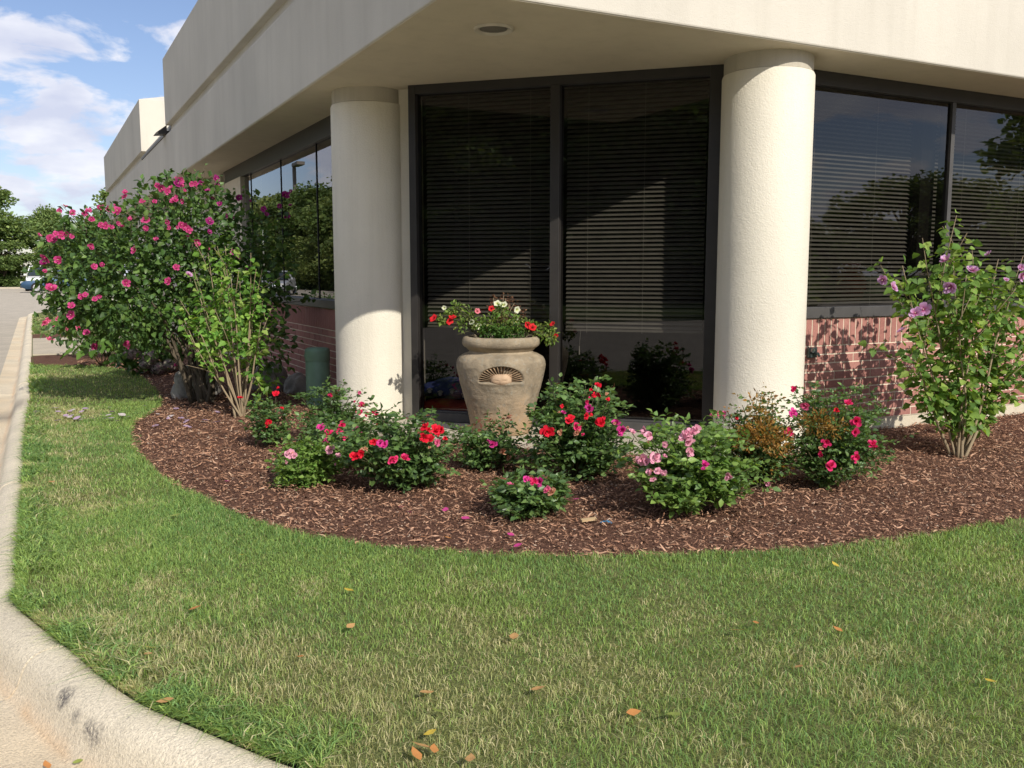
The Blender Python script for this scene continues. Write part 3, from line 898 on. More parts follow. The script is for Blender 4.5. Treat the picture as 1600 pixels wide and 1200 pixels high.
def outlet():
    p = np.array([5.36, RY - 0.001, 0.70])
    t = empty('hose_tap', tuple(p), 'small dark metal hose tap box on the brick wall beside the column', 'tap')
    mt = plain('tap_metal', (0.09, 0.12, 0.12), 0.35, 0.6, 0.6)
    bf = Buf(); bf.box(-0.045, 0.045, -0.03, 0.0, -0.04, 0.04); o = link('box', bf.mesh('box', mt), t); bevel(o, 0.006)
    bf = Buf(); bf.tube([(0.01, -0.03, 0.0), (0.01, -0.07, -0.005), (0.01, -0.085, -0.025)], 0.011, 8); o = link('spout', bf.mesh('spout', mt), t); auto_smooth(o)
    bf = Buf(); bf.tube([(-0.018, -0.031, 0.018), (-0.018, -0.05, 0.018)], 0.017, 10); link('knob', bf.mesh('knob', plain('knob_metal', (0.45, 0.5, 0.5), 0.3, 0.6, 0.8)), t)
outlet()
# ================================================================== plants: leaves, flowers
def leaf_arrays(P, D, Nn, L, W, fold=0.25, droop=0.15, rng=None):
    """one 6-vertex leaf per row: base, sides, tip, folded along the midrib"""
    n = len(P)
    D = D / (np.linalg.norm(D, axis=1)[:, None] + 1e-9)
    S = np.cross(D, Nn); S /= (np.linalg.norm(S, axis=1)[:, None] + 1e-9)
    U = np.cross(S, D)
    L = L[:, None]; W = W[:, None]
    b = P; tip = P + D * L - U * L * droop
    c = P + D * L * 0.45
    r = P + D * L * 0.36 + S * W * 0.5 + U * W * fold
    l = P + D * L * 0.36 - S * W * 0.5 + U * W * fold
    r2 = P + D * L * 0.70 + S * W * 0.36 + U * W * fold * 0.6 - U * L * droop * 0.4
    l2 = P + D * L * 0.70 - S * W * 0.36 + U * W * fold * 0.6 - U * L * droop * 0.4
    V = np.stack([b, r, r2, tip, l2, l, c], 1).reshape(-1, 3)
    F0 = np.array([[0, 1, 6], [1, 2, 6], [2, 3, 6], [3, 4, 6], [4, 5, 6], [5, 0, 6]])
    F = (np.arange(n)[:, None, None] * 7 + F0[None]).reshape(-1, 3)
    return V, F
def foliage_mesh(name, P, D, L, W, pal, rng, mat, upness=0.6, org=(0, 0, 0), fold=0.2, droop=0.15):
    n = len(P)
    Nn = rng.normal(0, 1, (n, 3)) * 0.55; Nn[:, 2] += upness
    V, F = leaf_arrays(P, D, Nn, L, W, fold, droop)
    pal = np.array(pal)
    c = pal[rng.randint(0, len(pal), n)] * rng.uniform(0.7, 1.3, (n, 1))
    C = np.repeat(c[:, None], 7, 1)
    C[:, 6] *= 1.15
    return make_mesh(name, V - np.array(org), F, mat, False, C.reshape(-1, 3))
M['leaf'] = leafmat('leaf', 0.34, 0.40, 0.45)
M['leaf_soft'] = leafmat('leaf_soft', 0.38, 0.55, 0.3)
M['tree_leaf'] = leafmat('tree_leaf', 0.3, 0.6, 0.25)
M['petal'] = petalmat('petal')
M['cane'] = plain('rose_cane', (0.085, 0.085, 0.04), 0.7)
M['twig'] = plain('woody_stem', (0.30, 0.235, 0.15), 0.85, 0.2, 0, (90, 0.4, 0.004))
M['bark'] = plain('bark', (0.13, 0.10, 0.075), 0.9, 0.2, 0, (40, 0.6, 0.02))

def petal_patch(buf, ang, r0, r1, width, z0, z1, curl, c0, c1, n=4, tip=0.0):
    """one petal: strip from radius r0 to r1"""
    V = []; C = []; F = []
    ca, sa = math.cos(ang), math.sin(ang)
    for i in range(n + 1):
        t = i / n; r = r0 + (r1 - r0) * t; z = z0 + (z1 - z0) * t ** curl
        w = width * math.sin(min(1, 0.16 + t * 0.84) * math.pi * 0.62) * (1 if i < n else 0.72)
        for k in (-1, 0, 1):
            rr = r - (0.06 * (r1 - r0) if (i == n and k) else 0); zz = z + (0.10 * width * abs(k) if i else 0)
            V.append((rr * ca - k * w * sa, rr * sa + k * w * ca, zz))
            C.append(np.array(c0) * (1 - t) + np.array(c1) * t)
    for i in range(n):
        for k in range(2):
            a = i * 3 + k; F.append((a, a + 1, a + 4, a + 3))
    b = len(buf.V); buf.V += V; buf.F += [tuple(q + b for q in f) for f in F]; buf.C += [tuple(c) for c in C]
def rose_flower(name, c, c2, seed, open_=1.0):
    rg = random.Random(seed); bf = Buf()
    for ring, (n, r1, z1, w) in enumerate(((5, 1.0, 0.22, 0.50), (5, 0.78, 0.48, 0.42), (5, 0.52, 0.62, 0.32), (3, 0.25, 0.66, 0.2))):
        for k in range(n):
            a = 2 * math.pi * (k + 0.37 * ring + rg.uniform(-0.4, 0.4)) / n
            f = rg.uniform(0.85, 1.15)
            cc = np.array(c) * f; cd = np.array(c2) * f * (0.9 if ring > 1 else 1.0)
            petal_patch(bf, a, 0.04, r1 * rg.uniform(0.6, 1.2), w * rg.uniform(0.6, 1.1), 0.0, z1 * rg.uniform(0.3, 1.6), 1.5 + ring * 0.5, cd, cc)
    bf.lathe([(0.10, -0.22), (0.16, -0.06), (0.08, 0.04)], 0, 0, 8, (0.08, 0.13, 0.04))
    return bf.mesh(name, M['petal'], True, col=True)
def hib_flower(name, c, eye, seed):
    rg = random.Random(seed); bf = Buf()
    for k in range(5):
        a = 2 * math.pi * (k + rg.uniform(-0.08, 0.08)) / 5
        f = rg.uniform(0.85, 1.12)
        petal_patch(bf, a, 0.05, rg.uniform(0.80, 1.12), rg.uniform(0.36, 0.48), 0.0, rg.uniform(0.20, 0.65), 1.3, np.array(eye), np.array(c) * f, n=5)
    for k in range(5):
        a = 2 * math.pi * (k + 0.5) / 5
        petal_patch(bf, a, 0.04, rg.uniform(0.4, 0.75), rg.uniform(0.14, 0.28), 0.04, rg.uniform(0.35, 0.75), 1.2, np.array(eye), np.array(c) * rg.uniform(0.8, 1.1), n=3)
    bf.tube([(0, 0, 0), (0, 0, 0.35), (0.03, 0, 0.62)], [0.05, 0.05, 0.07], 6, (0.85, 0.75, 0.55))
    bf.lathe([(0.05, -0.42), (0.17, -0.25), (0.14, 0.0), (0.05, 0.06)], 0, 0, 8, (0.10, 0.16, 0.05))
    return bf.mesh(name, M['petal'], True, col=True)
def trumpet_flower(name, c, throat, seed):
    rg = random.Random(seed); bf = Buf(); n = 20; V = []; C = []; F = []
    for i, (r, z) in enumerate(((0.07, -1.1), (0.13, -0.6), (0.22, -0.2), (0.62, 0.02), (1.0, 0.06))):
        for k in range(n):
            a = 2 * math.pi * k / n
            rr = r * (1 + (0.11 * math.cos(5 * a) if i >= 3 else 0)); zz = z + (0.10 * math.cos(5 * a) + rg.uniform(-0.03, 0.03) if i == 4 else 0)
            V.append((rr * math.cos(a), rr * math.sin(a), zz)); C.append(throat if i < 3 else c)
    for i in range(4):
        for k in range(n): F.append((i * n + k, i * n + (k + 1) % n, (i + 1) * n + (k + 1) % n, (i + 1) * n + k))
    bf.V = V; bf.F = F; bf.C = C
    return bf.mesh(name, M['petal'], True, col=True)
FL = {}
for k in range(4):
    FL['red', k] = rose_flower('red_bloom', (0.80, 0.020, 0.050), (0.72, 0.016, 0.05), 10 + k)
    FL['hot', k] = rose_flower('hot_pink_bloom', (0.82, 0.05, 0.20), (0.74, 0.03, 0.16), 20 + k)
    FL['mag', k] = rose_flower('magenta_bloom', (0.76, 0.07, 0.36), (0.66, 0.05, 0.28), 30 + k)
    FL['pale', k] = rose_flower('pale_pink_bloom', (0.82, 0.36, 0.50), (0.85, 0.60, 0.62), 40 + k)
    FL['rosy', k] = rose_flower('pink_bloom', (0.82, 0.16, 0.34), (0.78, 0.22, 0.36), 50 + k)
    FL['faded', k] = rose_flower('faded_bloom', (0.75, 0.42, 0.28), (0.62, 0.30, 0.16), 60 + k)
    FL['hib', k] = hib_flower('magenta_hibiscus', (0.74, 0.10, 0.33), (0.40, 0.02, 0.10), 70 + k)
    FL['hib_dim', k] = hib_flower('dim_hibiscus', (0.50, 0.05, 0.30), (0.24, 0.005, 0.08), 80 + k)  # darker copy of the magenta bloom, shade put into its colour
    FL['lilac', k] = hib_flower('lilac_hibiscus', (0.70, 0.44, 0.72), (0.38, 0.03, 0.13), 90 + k)
    FL['pet_red', k] = trumpet_flower('red_petunia', (0.74, 0.022, 0.03), (0.35, 0.01, 0.02), 100 + k)
    FL['pet_white', k] = trumpet_flower('white_petunia', (0.82, 0.84, 0.62), (0.60, 0.66, 0.22), 110 + k)
    FL['pet_pink', k] = trumpet_flower('pink_petunia', (0.80, 0.22, 0.28), (0.5, 0.12, 0.12), 120 + k)

FNAME = dict(red='flower', hot='flower', mag='flower', pale='flower', rosy='flower', faded='faded_flower', hib='flower', hib_dim='flower', lilac='flower', pet_red='flower', pet_white='flower', pet_pink='flower')
def face_rot(p, rng, up=0.5, spread=0.45):
    """bloom axis: outwards towards open air, partly up"""
    d = np.array([-p[0], -p[1], 0.0]); d /= np.linalg.norm(d) + 1e-9
    d = d + np.array([0, 0, up]) + rng.normal(0, spread, 3)
    q = Vector(d).to_track_quat('Z', 'Y') 
    e = (q @ Matrix.Rotation(rng.uniform(0, 6.28), 3, 'Z').to_quaternion()).to_euler()
    return e
def put_flower(root, org, p, kind, size, rng, up=0.5):
    o = link(FNAME[kind], FL[kind, rng.randint(0, 4)], root, tuple(np.array(p) - org), face_rot(p, rng, up), (size * rng.uniform(.85, 1.15), size * rng.uniform(.85, 1.15), size * rng.uniform(.7, 1.2)))
    return o
def front_point(px, py, c, r):
    """point on a pixel's ray at the near side of a crown of centre c and radius r"""
    d = ray(px, py); d = d / np.linalg.norm(d)
    w = np.array(c, float) - CAMP
    t = w @ d; miss = np.linalg.norm(w - d * t)
    t -= 0.85 * math.sqrt(max(0.0, r * r - miss * miss))
    return CAMP + d * t

ROSE_PAL = [(0.077, 0.146, 0.048), (0.106, 0.193, 0.055), (0.137, 0.238, 0.070), (0.174, 0.275, 0.084), (0.091, 0.161, 0.062)]
ROSE_LIGHT = [(0.137, 0.250, 0.052), (0.185, 0.306, 0.064), (0.225, 0.346, 0.081), (0.145, 0.241, 0.057)]
ROSE_BRONZE = [(0.28, 0.14, 0.035), (0.34, 0.18, 0.04), (0.20, 0.13, 0.04), (0.40, 0.22, 0.05), (0.22, 0.17, 0.05)]
def rose_bush(label, L_, R__, top, base, flowers, seed, pal=ROSE_PAL, n=900, leaf=0.036, lean=(0, 0), bronze=0.0, sparse=0.0, fsize=0.029, young=0.06, low=0.12):
    n = int(n * 2.3)
    rng = np.random.RandomState(seed)
    g0 = onZ((L_ + R__) / 2, base, 0.01)
    d = depth_of(g0)
    r = (R__ - L_) / 2 * d / FPX * 1.16
    g = g0 + np.array([g0[0], g0[1], 0]) / np.hypot(g0[0], g0[1]) * r * 0.55
    d = depth_of(g)
    h = (base - top) * d / FPX * 0.94
    org = np.array([g[0], g[1], 0.01])
    root = empty('rose_bush', tuple(org), label, 'rose bush', 'rose bushes in the mulch bed')
    stems = Buf(); P = []; D = []
    nc = max(14, int(n / 95))
    for k in range(nc):
        a = 2 * math.pi * (k + rng.uniform(-0.3, 0.3)) / nc; q = rng.uniform(0.12, 1.0) ** 0.55
        hh = h * (1 - 0.45 * q * q) * rng.uniform(0.35, 1.0) if k % 3 else h * (1 - 0.35 * q * q) * rng.uniform(0.95, 1.12)
        rr = r * q * rng.uniform(0.85, 1.3)
        tipp = org + np.array([math.cos(a) * rr + lean[0], math.sin(a) * rr * 0.9 + lean[1], hh])
        mid = org + (tipp - org) * np.array([0.45, 0.45, 0.58]) + rng.normal(0, 0.02, 3)
        pts = catmull([org + np.array([math.cos(a), math.sin(a), 0]) * 0.02, mid, tipp], 5)
        stems.tube(pts, list(np.linspace(0.006, 0.0022, len(pts))), 5)
        m = int(n / nc / 5)
        for j in range(m):
            t = rng.uniform(low + 0.10, 1.0) ** 0.85
            i = min(int(t * (len(pts) - 1)), len(pts) - 2); f = t * (len(pts) - 1) - i
            s = pts[i] * (1 - f) + pts[i + 1] * f
            ax = rng.normal(0, 1, 3); ax[2] = abs(ax[2]) * 0.5; ax /= np.linalg.norm(ax)
            if t < 0.6: ax[:2] = ax[:2] * 0.5 + np.array([math.cos(a), math.sin(a)]) * 0.7; ax[2] -= 0.15
            ax /= np.linalg.norm(ax)
            ln = rng.uniform(0.05, 0.11)
            side = np.cross(ax, [0, 0, 1.0]); side /= np.linalg.norm(side) + 1e-9
            for (u, sd) in ((0.45, 1), (0.5, -1), (0.8, 1), (0.85, -1), (1.0, 0)):
                P.append(s + ax * ln * u); D.append(ax * (0.35 if sd else 1) + side * sd + rng.normal(0, 0.15, 3))
    # inner filling so that the shrub closes
    m = int(n * 0.16 * (1 - sparse))
    u = rng.normal(0, 1, (m, 3)); u /= np.linalg.norm(u, axis=1)[:, None]
    rad = (rng.uniform(0.3, 0.95, m) * (0.62 + 0.6 * vnoise(u[:, 0] * 2 + seed, u[:, 1] * 2 + u[:, 2] * 2 + 9, 0.6, seed)))[:, None]
    Q = org + np.array([0, 0, h * 0.44]) + u * rad * np.array([r * 0.95, r * 0.85, h * 0.40])
    P = np.array(P + list(Q)); D = np.array(D + list(u * 0.6 + rng.normal(0, 0.5, (m, 3)) + np.array([0, 0, -0.15])))
    ok = P[:, 2] > 0.03; P, D = P[ok], D[ok]
    Ls = rng.uniform(0.7, 1.25, len(P)) * leaf; Ws = Ls * rng.uniform(0.55, 0.72, len(P))
    link('stems', stems.mesh('stems', M['cane'], True, org), root)
    hi = P[:, 2] > org[2] + h * 0.80
    brz = (rng.rand(len(P)) < np.where(hi, bronze + young, bronze * 0.5))
    fo = link('foliage', foliage_mesh('foliage', P[~brz], D[~brz], Ls[~brz], Ws[~brz], pal, rng, M['leaf'], 0.8, org), root); fo['kind'] = 'stuff'
    if brz.sum() > 5:
        yb = ROSE_BRONZE if bronze > 0.2 else [(0.20, 0.07, 0.045), (0.15, 0.09, 0.04), (0.24, 0.10, 0.06)]
        fo = link('young_foliage', foliage_mesh('young_foliage', P[brz], D[brz], Ls[brz] * (0.8 if bronze > .2 else 1), Ws[brz] * 0.7, yb, rng, M['leaf_soft'], 0.6, org), root); fo['kind'] = 'stuff'
    c = org + np.array([0, 0, h * 0.5])
    stalks = Buf()
    for (px, py, kind, *s) in flowers:
        p = front_point(px, py, c + np.array([0, 0, 0]), r * 1.14)
        put_flower(root, org, p, kind, fsize * (s[0] if s else 1.0) * rng.uniform(0.85, 1.15), rng, 0.55)
        if rng.rand() < 0.45: put_flower(root, org, p + rng.normal(0, 0.03, 3), kind if rng.rand() < .7 else 'faded', fsize * rng.uniform(0.3, 0.55), rng, 0.8)
        q = org + (p - org) * np.array([0.55, 0.55, 0.6])
        stalks.tube([q, (q + p) / 2 + rng.normal(0, 0.01, 3), p - np.array([0, 0, 0.008])], 0.0022, 5)
    if flowers: tag(link('flower_stalks', stalks.mesh('flower_stalks', M['cane'], True, org), root), kind='stuff')
    return root

rose_bush('small sparse red rose bush beside the pale leaning shrub', 392, 448, 612, 704, [(431, 615, 'red'), (419, 660, 'red'), (443, 640, 'red', .5), (376, 622, 'red', .7)], 1, n=420, sparse=0.5)
rose_bush('rose bush with hot pink cluster in front of the green pedestal and column', 474, 568, 600, 700, [(517, 617, 'hot', .6), (562, 613, 'rosy', .6), (566, 633, 'hot'), (563, 645, 'hot'), (572, 647, 'hot'), (583, 643, 'hot'), (588, 648, 'hot', .8)], 2, n=900)
rose_bush('rose bush with magenta clusters between the column and the pale pink bush', 470, 600, 652, 735, [(502, 668, 'mag'), (514, 677, 'hot'), (507, 687, 'mag'), (510, 694, 'mag', .8), (534, 664, 'hot'), (530, 674, 'hot'), (537, 680, 'hot'), (556, 670, 'mag', .9), (590, 661, 'red', .9)], 3, n=800, sparse=0.2)
rose_bush('light green rose bush with pale pink blooms at its top', 428, 536, 695, 768, [(452, 708, 'pale'), (459, 712, 'pale', .8), (517, 703, 'pale', 1.05), (529, 712, 'pale', .6), (447, 722, 'pale', .4)], 4, pal=ROSE_LIGHT, n=1000, young=0.0)
rose_bush('wide rose bush with red clusters standing left of the urn', 548, 708, 645, 778, [(664, 667, 'red'), (669, 671, 'red', .8), (681, 672, 'red'), (689, 671, 'red', .9), (663, 684, 'red'), (673, 687, 'red'), (683, 692, 'rosy', .7), (584, 690, 'red', .7), (594, 692, 'mag', .9), (601, 695, 'mag', .9), (555, 713, 'red'), (564, 709, 'red', .9), (613, 718, 'hot', .9), (632, 716, 'hot', 1.2), (571, 701, 'faded', .5)], 5, n=1700, leaf=0.04)
rose_bush('low rose bush with one magenta bloom at the foot of the urn', 722, 806, 655, 742, [(770, 694, 'mag', 1.1), (786, 706, 'faded'), (795, 716, 'faded', .6), (829, 689, 'red', .6)], 6, n=700, young=0.3)
rose_bush('tall rose bush with scarlet blooms standing right of the urn', 820, 978, 598, 762, [(855, 675, 'red', 1.25), (891, 656, 'red', 1.1), (901, 666, 'hot', 1.1), (876, 676, 'faded', .7), (902, 676, 'faded', .7), (938, 662, 'red', 1.25), (934, 602, 'red', .8), (928, 618, 'red', .8), (937, 616, 'red', .8), (922, 638, 'mag', 1.1), (918, 628, 'hot', .5), (916, 650, 'red', .7), (950, 624, 'red', .6), (964, 661, 'mag', .9), (971, 672, 'mag', 1.1), (881, 645, 'mag', .6)], 7, n=1900, leaf=0.042)
rose_bush('small low rose bush with rosy blooms in front of the scarlet one', 768, 888, 745, 816, [(797, 758, 'rosy', .9), (822, 748, 'mag', .8), (834, 752, 'hot', .9), (843, 752, 'mag', 1.0), (855, 766, 'rosy', .9), (863, 769, 'faded', 1)], 8, n=900, leaf=0.042)
rose_bush('rose bush with pale pink clusters and dark red buds before the right column', 985, 1172, 662, 816, [(1002, 716, 'pale', 1.2), (1010, 722, 'pale'), (1023, 714, 'pale', 1.1), (1016, 738, 'pale', .8), (1028, 736, 'pale', .8), (1038, 740, 'pale', .7), (1021, 750, 'pale', .6), (988, 675, 'pale', .7), (1008, 674, 'pale', .9), (1014, 681, 'pale', .9), (1072, 684, 'pale', 1.2), (1080, 678, 'pale', 1.2), (1088, 672, 'pale', .9), (1076, 692, 'pale', .9), (1101, 725, 'mag', .9), (1138, 743, 'pale', 1), (1040, 695, 'pale', .7), (1077, 705, 'pale', .9)], 9, pal=ROSE_LIGHT + ROSE_PAL[1:4], n=1800, leaf=0.042, young=0.0)
J_BUSH = rose_bush('rose bush with bronze orange foliage against the right column', 1132, 1236, 612, 772, [(1117, 648, 'rosy', 1.1), (1127, 649, 'rosy', 1.2), (1199, 754, 'pale', .8), (1151, 653, 'red', .4)], 10, n=1700, leaf=0.030, bronze=0.5)
K_BUSH = rose_bush('rose bush with scattered coral pink blooms before the brick wall', 1212, 1376, 606, 772, [(1240, 608, 'hot', .8), (1258, 633, 'rosy', 1.2), (1239, 646, 'mag', 1), (1233, 675, 'hot', 1.25), (1291, 691, 'hot', 1.1), (1307, 641, 'red', .8), (1325, 631, 'hot', .9), (1338, 658, 'hot', 1.1), (1336, 675, 'hot', .8), (1283, 710, 'hot', .9), (1297, 728, 'hot', 1.2), (1338, 714, 'hot', 1.1), (1364, 694, 'hot', 1.1), (1368, 699, 'hot', .8)], 11, n=1900, leaf=0.032)

# the bronze sprays in the middle of that bush and its neighbour
def sprays(root, spots, seed):
    rng = np.random.RandomState(seed); org = np.array(root.location); P = []; D = []
    for (px, py, rx, rz, m) in spots:
        c = front_point(px, py, org + np.array([0, 0, .4]), .30)
        u = rng.normal(0, 1, (m, 3)); u /= np.linalg.norm(u, axis=1)[:, None]
        P.append(c + u * (rng.rand(m) ** .5)[:, None] * np.array([rx, rx * .6, rz])); D.append(u + rng.normal(0, .6, (m, 3)) + np.array([0, 0, .4]))
    P = np.concatenate(P); D = np.concatenate(D); L = rng.uniform(.018, .034, len(P))
    o = link('bronze_spray', foliage_mesh('bronze_spray', P, D, L, L * .35, ROSE_BRONZE, rng, M['leaf_soft'], .5, org), root); o['kind'] = 'stuff'
sprays(J_BUSH, [(1165, 685, .10, .08, 260), (1195, 675, .12, .09, 340), (1215, 690, .10, .09, 260), (1185, 640, .10, .12, 120)], 91)
sprays(K_BUSH, [(1275, 660, .13, .08, 260), (1300, 670, .10, .06, 140)], 92)

# far rose bush beside the concrete path
def far_rose():
    rng = np.random.RandomState(77)
    org = np.array([0.95, 15.6, 0.0]); r = 0.62; h = 0.95
    root = empty('rose_bush', tuple(org), 'round rose bush with coral flowers beside the concrete path', 'rose bush', 'rose bushes in the mulch bed')
    m = 2600
    u = rng.normal(0, 1, (m, 3)); u /= np.linalg.norm(u, axis=1)[:, None]
    P = org + np.array([0, 0, h * 0.55]) + u * (rng.uniform(0.4, 1.08, m) ** 0.6)[:, None] * np.array([r, r, h * 0.48])
    P = P[P[:, 2] > 0.06]; D = rng.normal(0, 1, (len(P), 3)); L = rng.uniform(0.03, 0.06, len(P))
    o = link('foliage', foliage_mesh('foliage', P, D, L, L * 0.6, ROSE_PAL + [(0.13, 0.10, 0.04)], rng, M['leaf'], 0.6, org), root); o['kind'] = 'stuff'
    st = Buf()
    for k in range(9):
        a = k * 0.7; st.tube([org, org + np.array([math.cos(a) * .2, math.sin(a) * .2, .3]), org + np.array([math.cos(a) * .45, math.sin(a) * .45, .75])], [0.012, 0.008, 0.004], 5)
    link('stems', st.mesh('stems', M['cane'], True, org), root)
    for (px, py) in ((75, 500), (87, 508), (97, 505), (70, 505), (98, 490), (124, 508), (123, 512), (78, 530), (105, 512), (92, 498), (118, 497)):
        put_flower(root, org, front_point(px, py, org + np.array([0, 0, .5]), r), 'rosy', 0.05, rng)
far_rose()

# ------------------------------------------------------------------ hibiscus shrubs
HIB_PAL = [(0.113, 0.220, 0.046), (0.159, 0.280, 0.055), (0.212, 0.340, 0.068), (0.129, 0.234, 0.055), (0.272, 0.379, 0.083)]
HIB_YEL = [(0.164, 0.338, 0.058), (0.212, 0.403, 0.072), (0.260, 0.429, 0.085), (0.125, 0.273, 0.052), (0.308, 0.429, 0.104)]
HIB_DARK = [(0.060, 0.126, 0.034), (0.086, 0.165, 0.040), (0.114, 0.207, 0.052), (0.144, 0.237, 0.060), (0.071, 0.137, 0.042)]
def lobed_leaf(name, pal, seed):
    """a toothed three-lobed leaf of unit length"""
    rg = random.Random(seed)
    out = [(0, 0), (0.12, 0.22), (0.30, 0.40), (0.42, 0.30), (0.58, 0.33), (0.66, 0.20), (0.84, 0.15), (1.0, 0)]
    pts = [(x, y, 0.16 * abs(y) - 0.18 * x * x) for x, y in out] + [(x, -y * rg.uniform(.9, 1.1), 0.16 * abs(y) - 0.18 * x * x) for x, y in out[-2:0:-1]]
    n = len(pts); V = pts + [(0.42, 0, -0.04)]
    c = pal[seed % len(pal)]
    return make_mesh(name, V, [(i, (i + 1) % n, n) for i in range(n)], M['leaf_soft'], False, np.tile(np.array(c), (n + 1, 1)))
def hib_shrub(label, base_px, tips, pal, n_leaf, leaf, flowers, seed, name='hibiscus_shrub', single=180, low=0.25, stem_r=0.012, flower_kind='lilac', spread=0.10, fsize=0.045, twigginess=1.0):
    rng = np.random.RandomState(seed)
    org = onZ(*base_px, 0.0); org[2] = 0.0
    dep = depth_of(org)
    root = empty(name, tuple(org), label, 'shrub')
    stems = []; P = []; D = []
    for k, (tx, ty) in enumerate(tips):
        tip = atdepth(tx, ty, dep + rng.uniform(-0.38, 0.38))
        b0 = org + np.array([rng.normal(0, 0.02), rng.normal(0, 0.02), 0.0])
        m1 = b0 + (tip - b0) * np.array([0.34, 0.34, 0.30]) + rng.normal(0, 0.015, 3)
        m2 = b0 + (tip - b0) * np.array([0.68, 0.68, 0.66]) + rng.normal(0, 0.02, 3)
        pts = catmull([b0, m1, m2, tip], 5)
        bf = Buf(); rr = stem_r * rng.uniform(0.7, 1.15)
        bf.tube(pts, list(np.linspace(rr, 0.0022, len(pts))), 7)
        side = [pts]
        for j in range(int(rng.randint(2, 5) * twigginess)):
            i = rng.randint(5, len(pts) - 2)
            e = pts[i] + (pts[i + 1] - pts[i]) * 2.2 + rng.normal(0, spread * 1.3, 3) + np.array([0, 0, 0.10])
            sp = [pts[i], (pts[i] + e) / 2 + rng.normal(0, 0.01, 3), e]
            bf.tube(sp, [0.004, 0.003, 0.0018], 5); side.append(catmull(sp, 4))
        o = link('stem', bf.mesh('stem', M['twig'], True, org), root)
        m = int(n_leaf / len(tips))
        for j in range(m):
            s = side[0] if rng.rand() < 0.5 else side[rng.randint(0, len(side))]
            t = rng.uniform(low if s is side[0] else 0.15, 1.0)
            i = min(int(t * (len(s) - 1)), len(s) - 2); f = t * (len(s) - 1) - i
            q = s[i] * (1 - f) + s[i + 1] * f
            dr = rng.normal(0, 1, 3); dr[2] = dr[2] * 0.4 + 0.1; dr /= np.linalg.norm(dr)
            pl = rng.uniform(0.01, spread * 0.55)
            P.append(q + dr * pl); D.append(dr + np.array([0, 0, -0.35]))
    P = np.array(P); D = np.array(D); n = len(P)
    L = rng.uniform(0.55, 1.25, n) * leaf
    near = np.argsort(np.linalg.norm(P - CAMP, axis=1) - L * 6)[:single]
    msk = np.zeros(n, bool); msk[near] = True
    fo = link('foliage', foliage_mesh('foliage', P[~msk], D[~msk], L[~msk], L[~msk] * 0.78, pal, rng, M['leaf_soft'], 0.9, org), root); fo['kind'] = 'stuff'
    lm_ = [lobed_leaf('leaf', pal, seed * 10 + k) for k in range(5)]
    for i in near:
        z = Vector(rng.normal(0, 0.6, 3)) + Vector((0, 0, 0.8)); x = Vector(D[i]).normalized()
        y = z.cross(x).normalized(); z = x.cross(y)
        q = Matrix((x, y, z)).transposed().to_euler()
        link('leaf', lm_[rng.randint(0, 5)], root, tuple(P[i] - org), q, (L[i],) * 3)
    for (px, py, *s) in flowers:
        p = atdepth(px, py, dep - 0.15 - rng.uniform(0, 0.25))
        put_flower(root, org, p, flower_kind, fsize * (s[0] if s else 1) * rng.uniform(0.92, 1.08), rng, 0.25)
    return root
hib_shrub('upright shrub with lilac blooms standing in mulch before the brick wall', (1497, 720),
          [(1410, 415), (1430, 465), (1470, 398), (1490, 400), (1525, 415), (1555, 430), (1590, 440), (1625, 420), (1640, 470), (1420, 540), (1450, 430), (1510, 430), (1575, 500), (1605, 540), (1560, 405), (1480, 470)],
          HIB_PAL, 3000, 0.066, [(1478, 408, 1.1), (1380, 437), (1396, 449, .9), (1486, 448, 1.05), (1443, 484, 1.1), (1430, 490, .8), (1519, 423, .9), (1598, 430), (1596, 418, .6), (1408, 517, .7), (1545, 397, .55), (1572, 437, .4)], 31, low=0.24, spread=0.15)
hib_shrub('sparse pale yellow green shrub with bare fanned stems at the bed edge', (376, 655),
          [(300, 425), (325, 395), (345, 400), (352, 385), (375, 440), (392, 395), (410, 420), (288, 500), (282, 470), (425, 480), (430, 590), (340, 450), (315, 460), (395, 500), (360, 430)],
          HIB_YEL, 1250, 0.064, [(295, 429, .7)], 32, low=0.42, spread=0.10, stem_r=0.011)

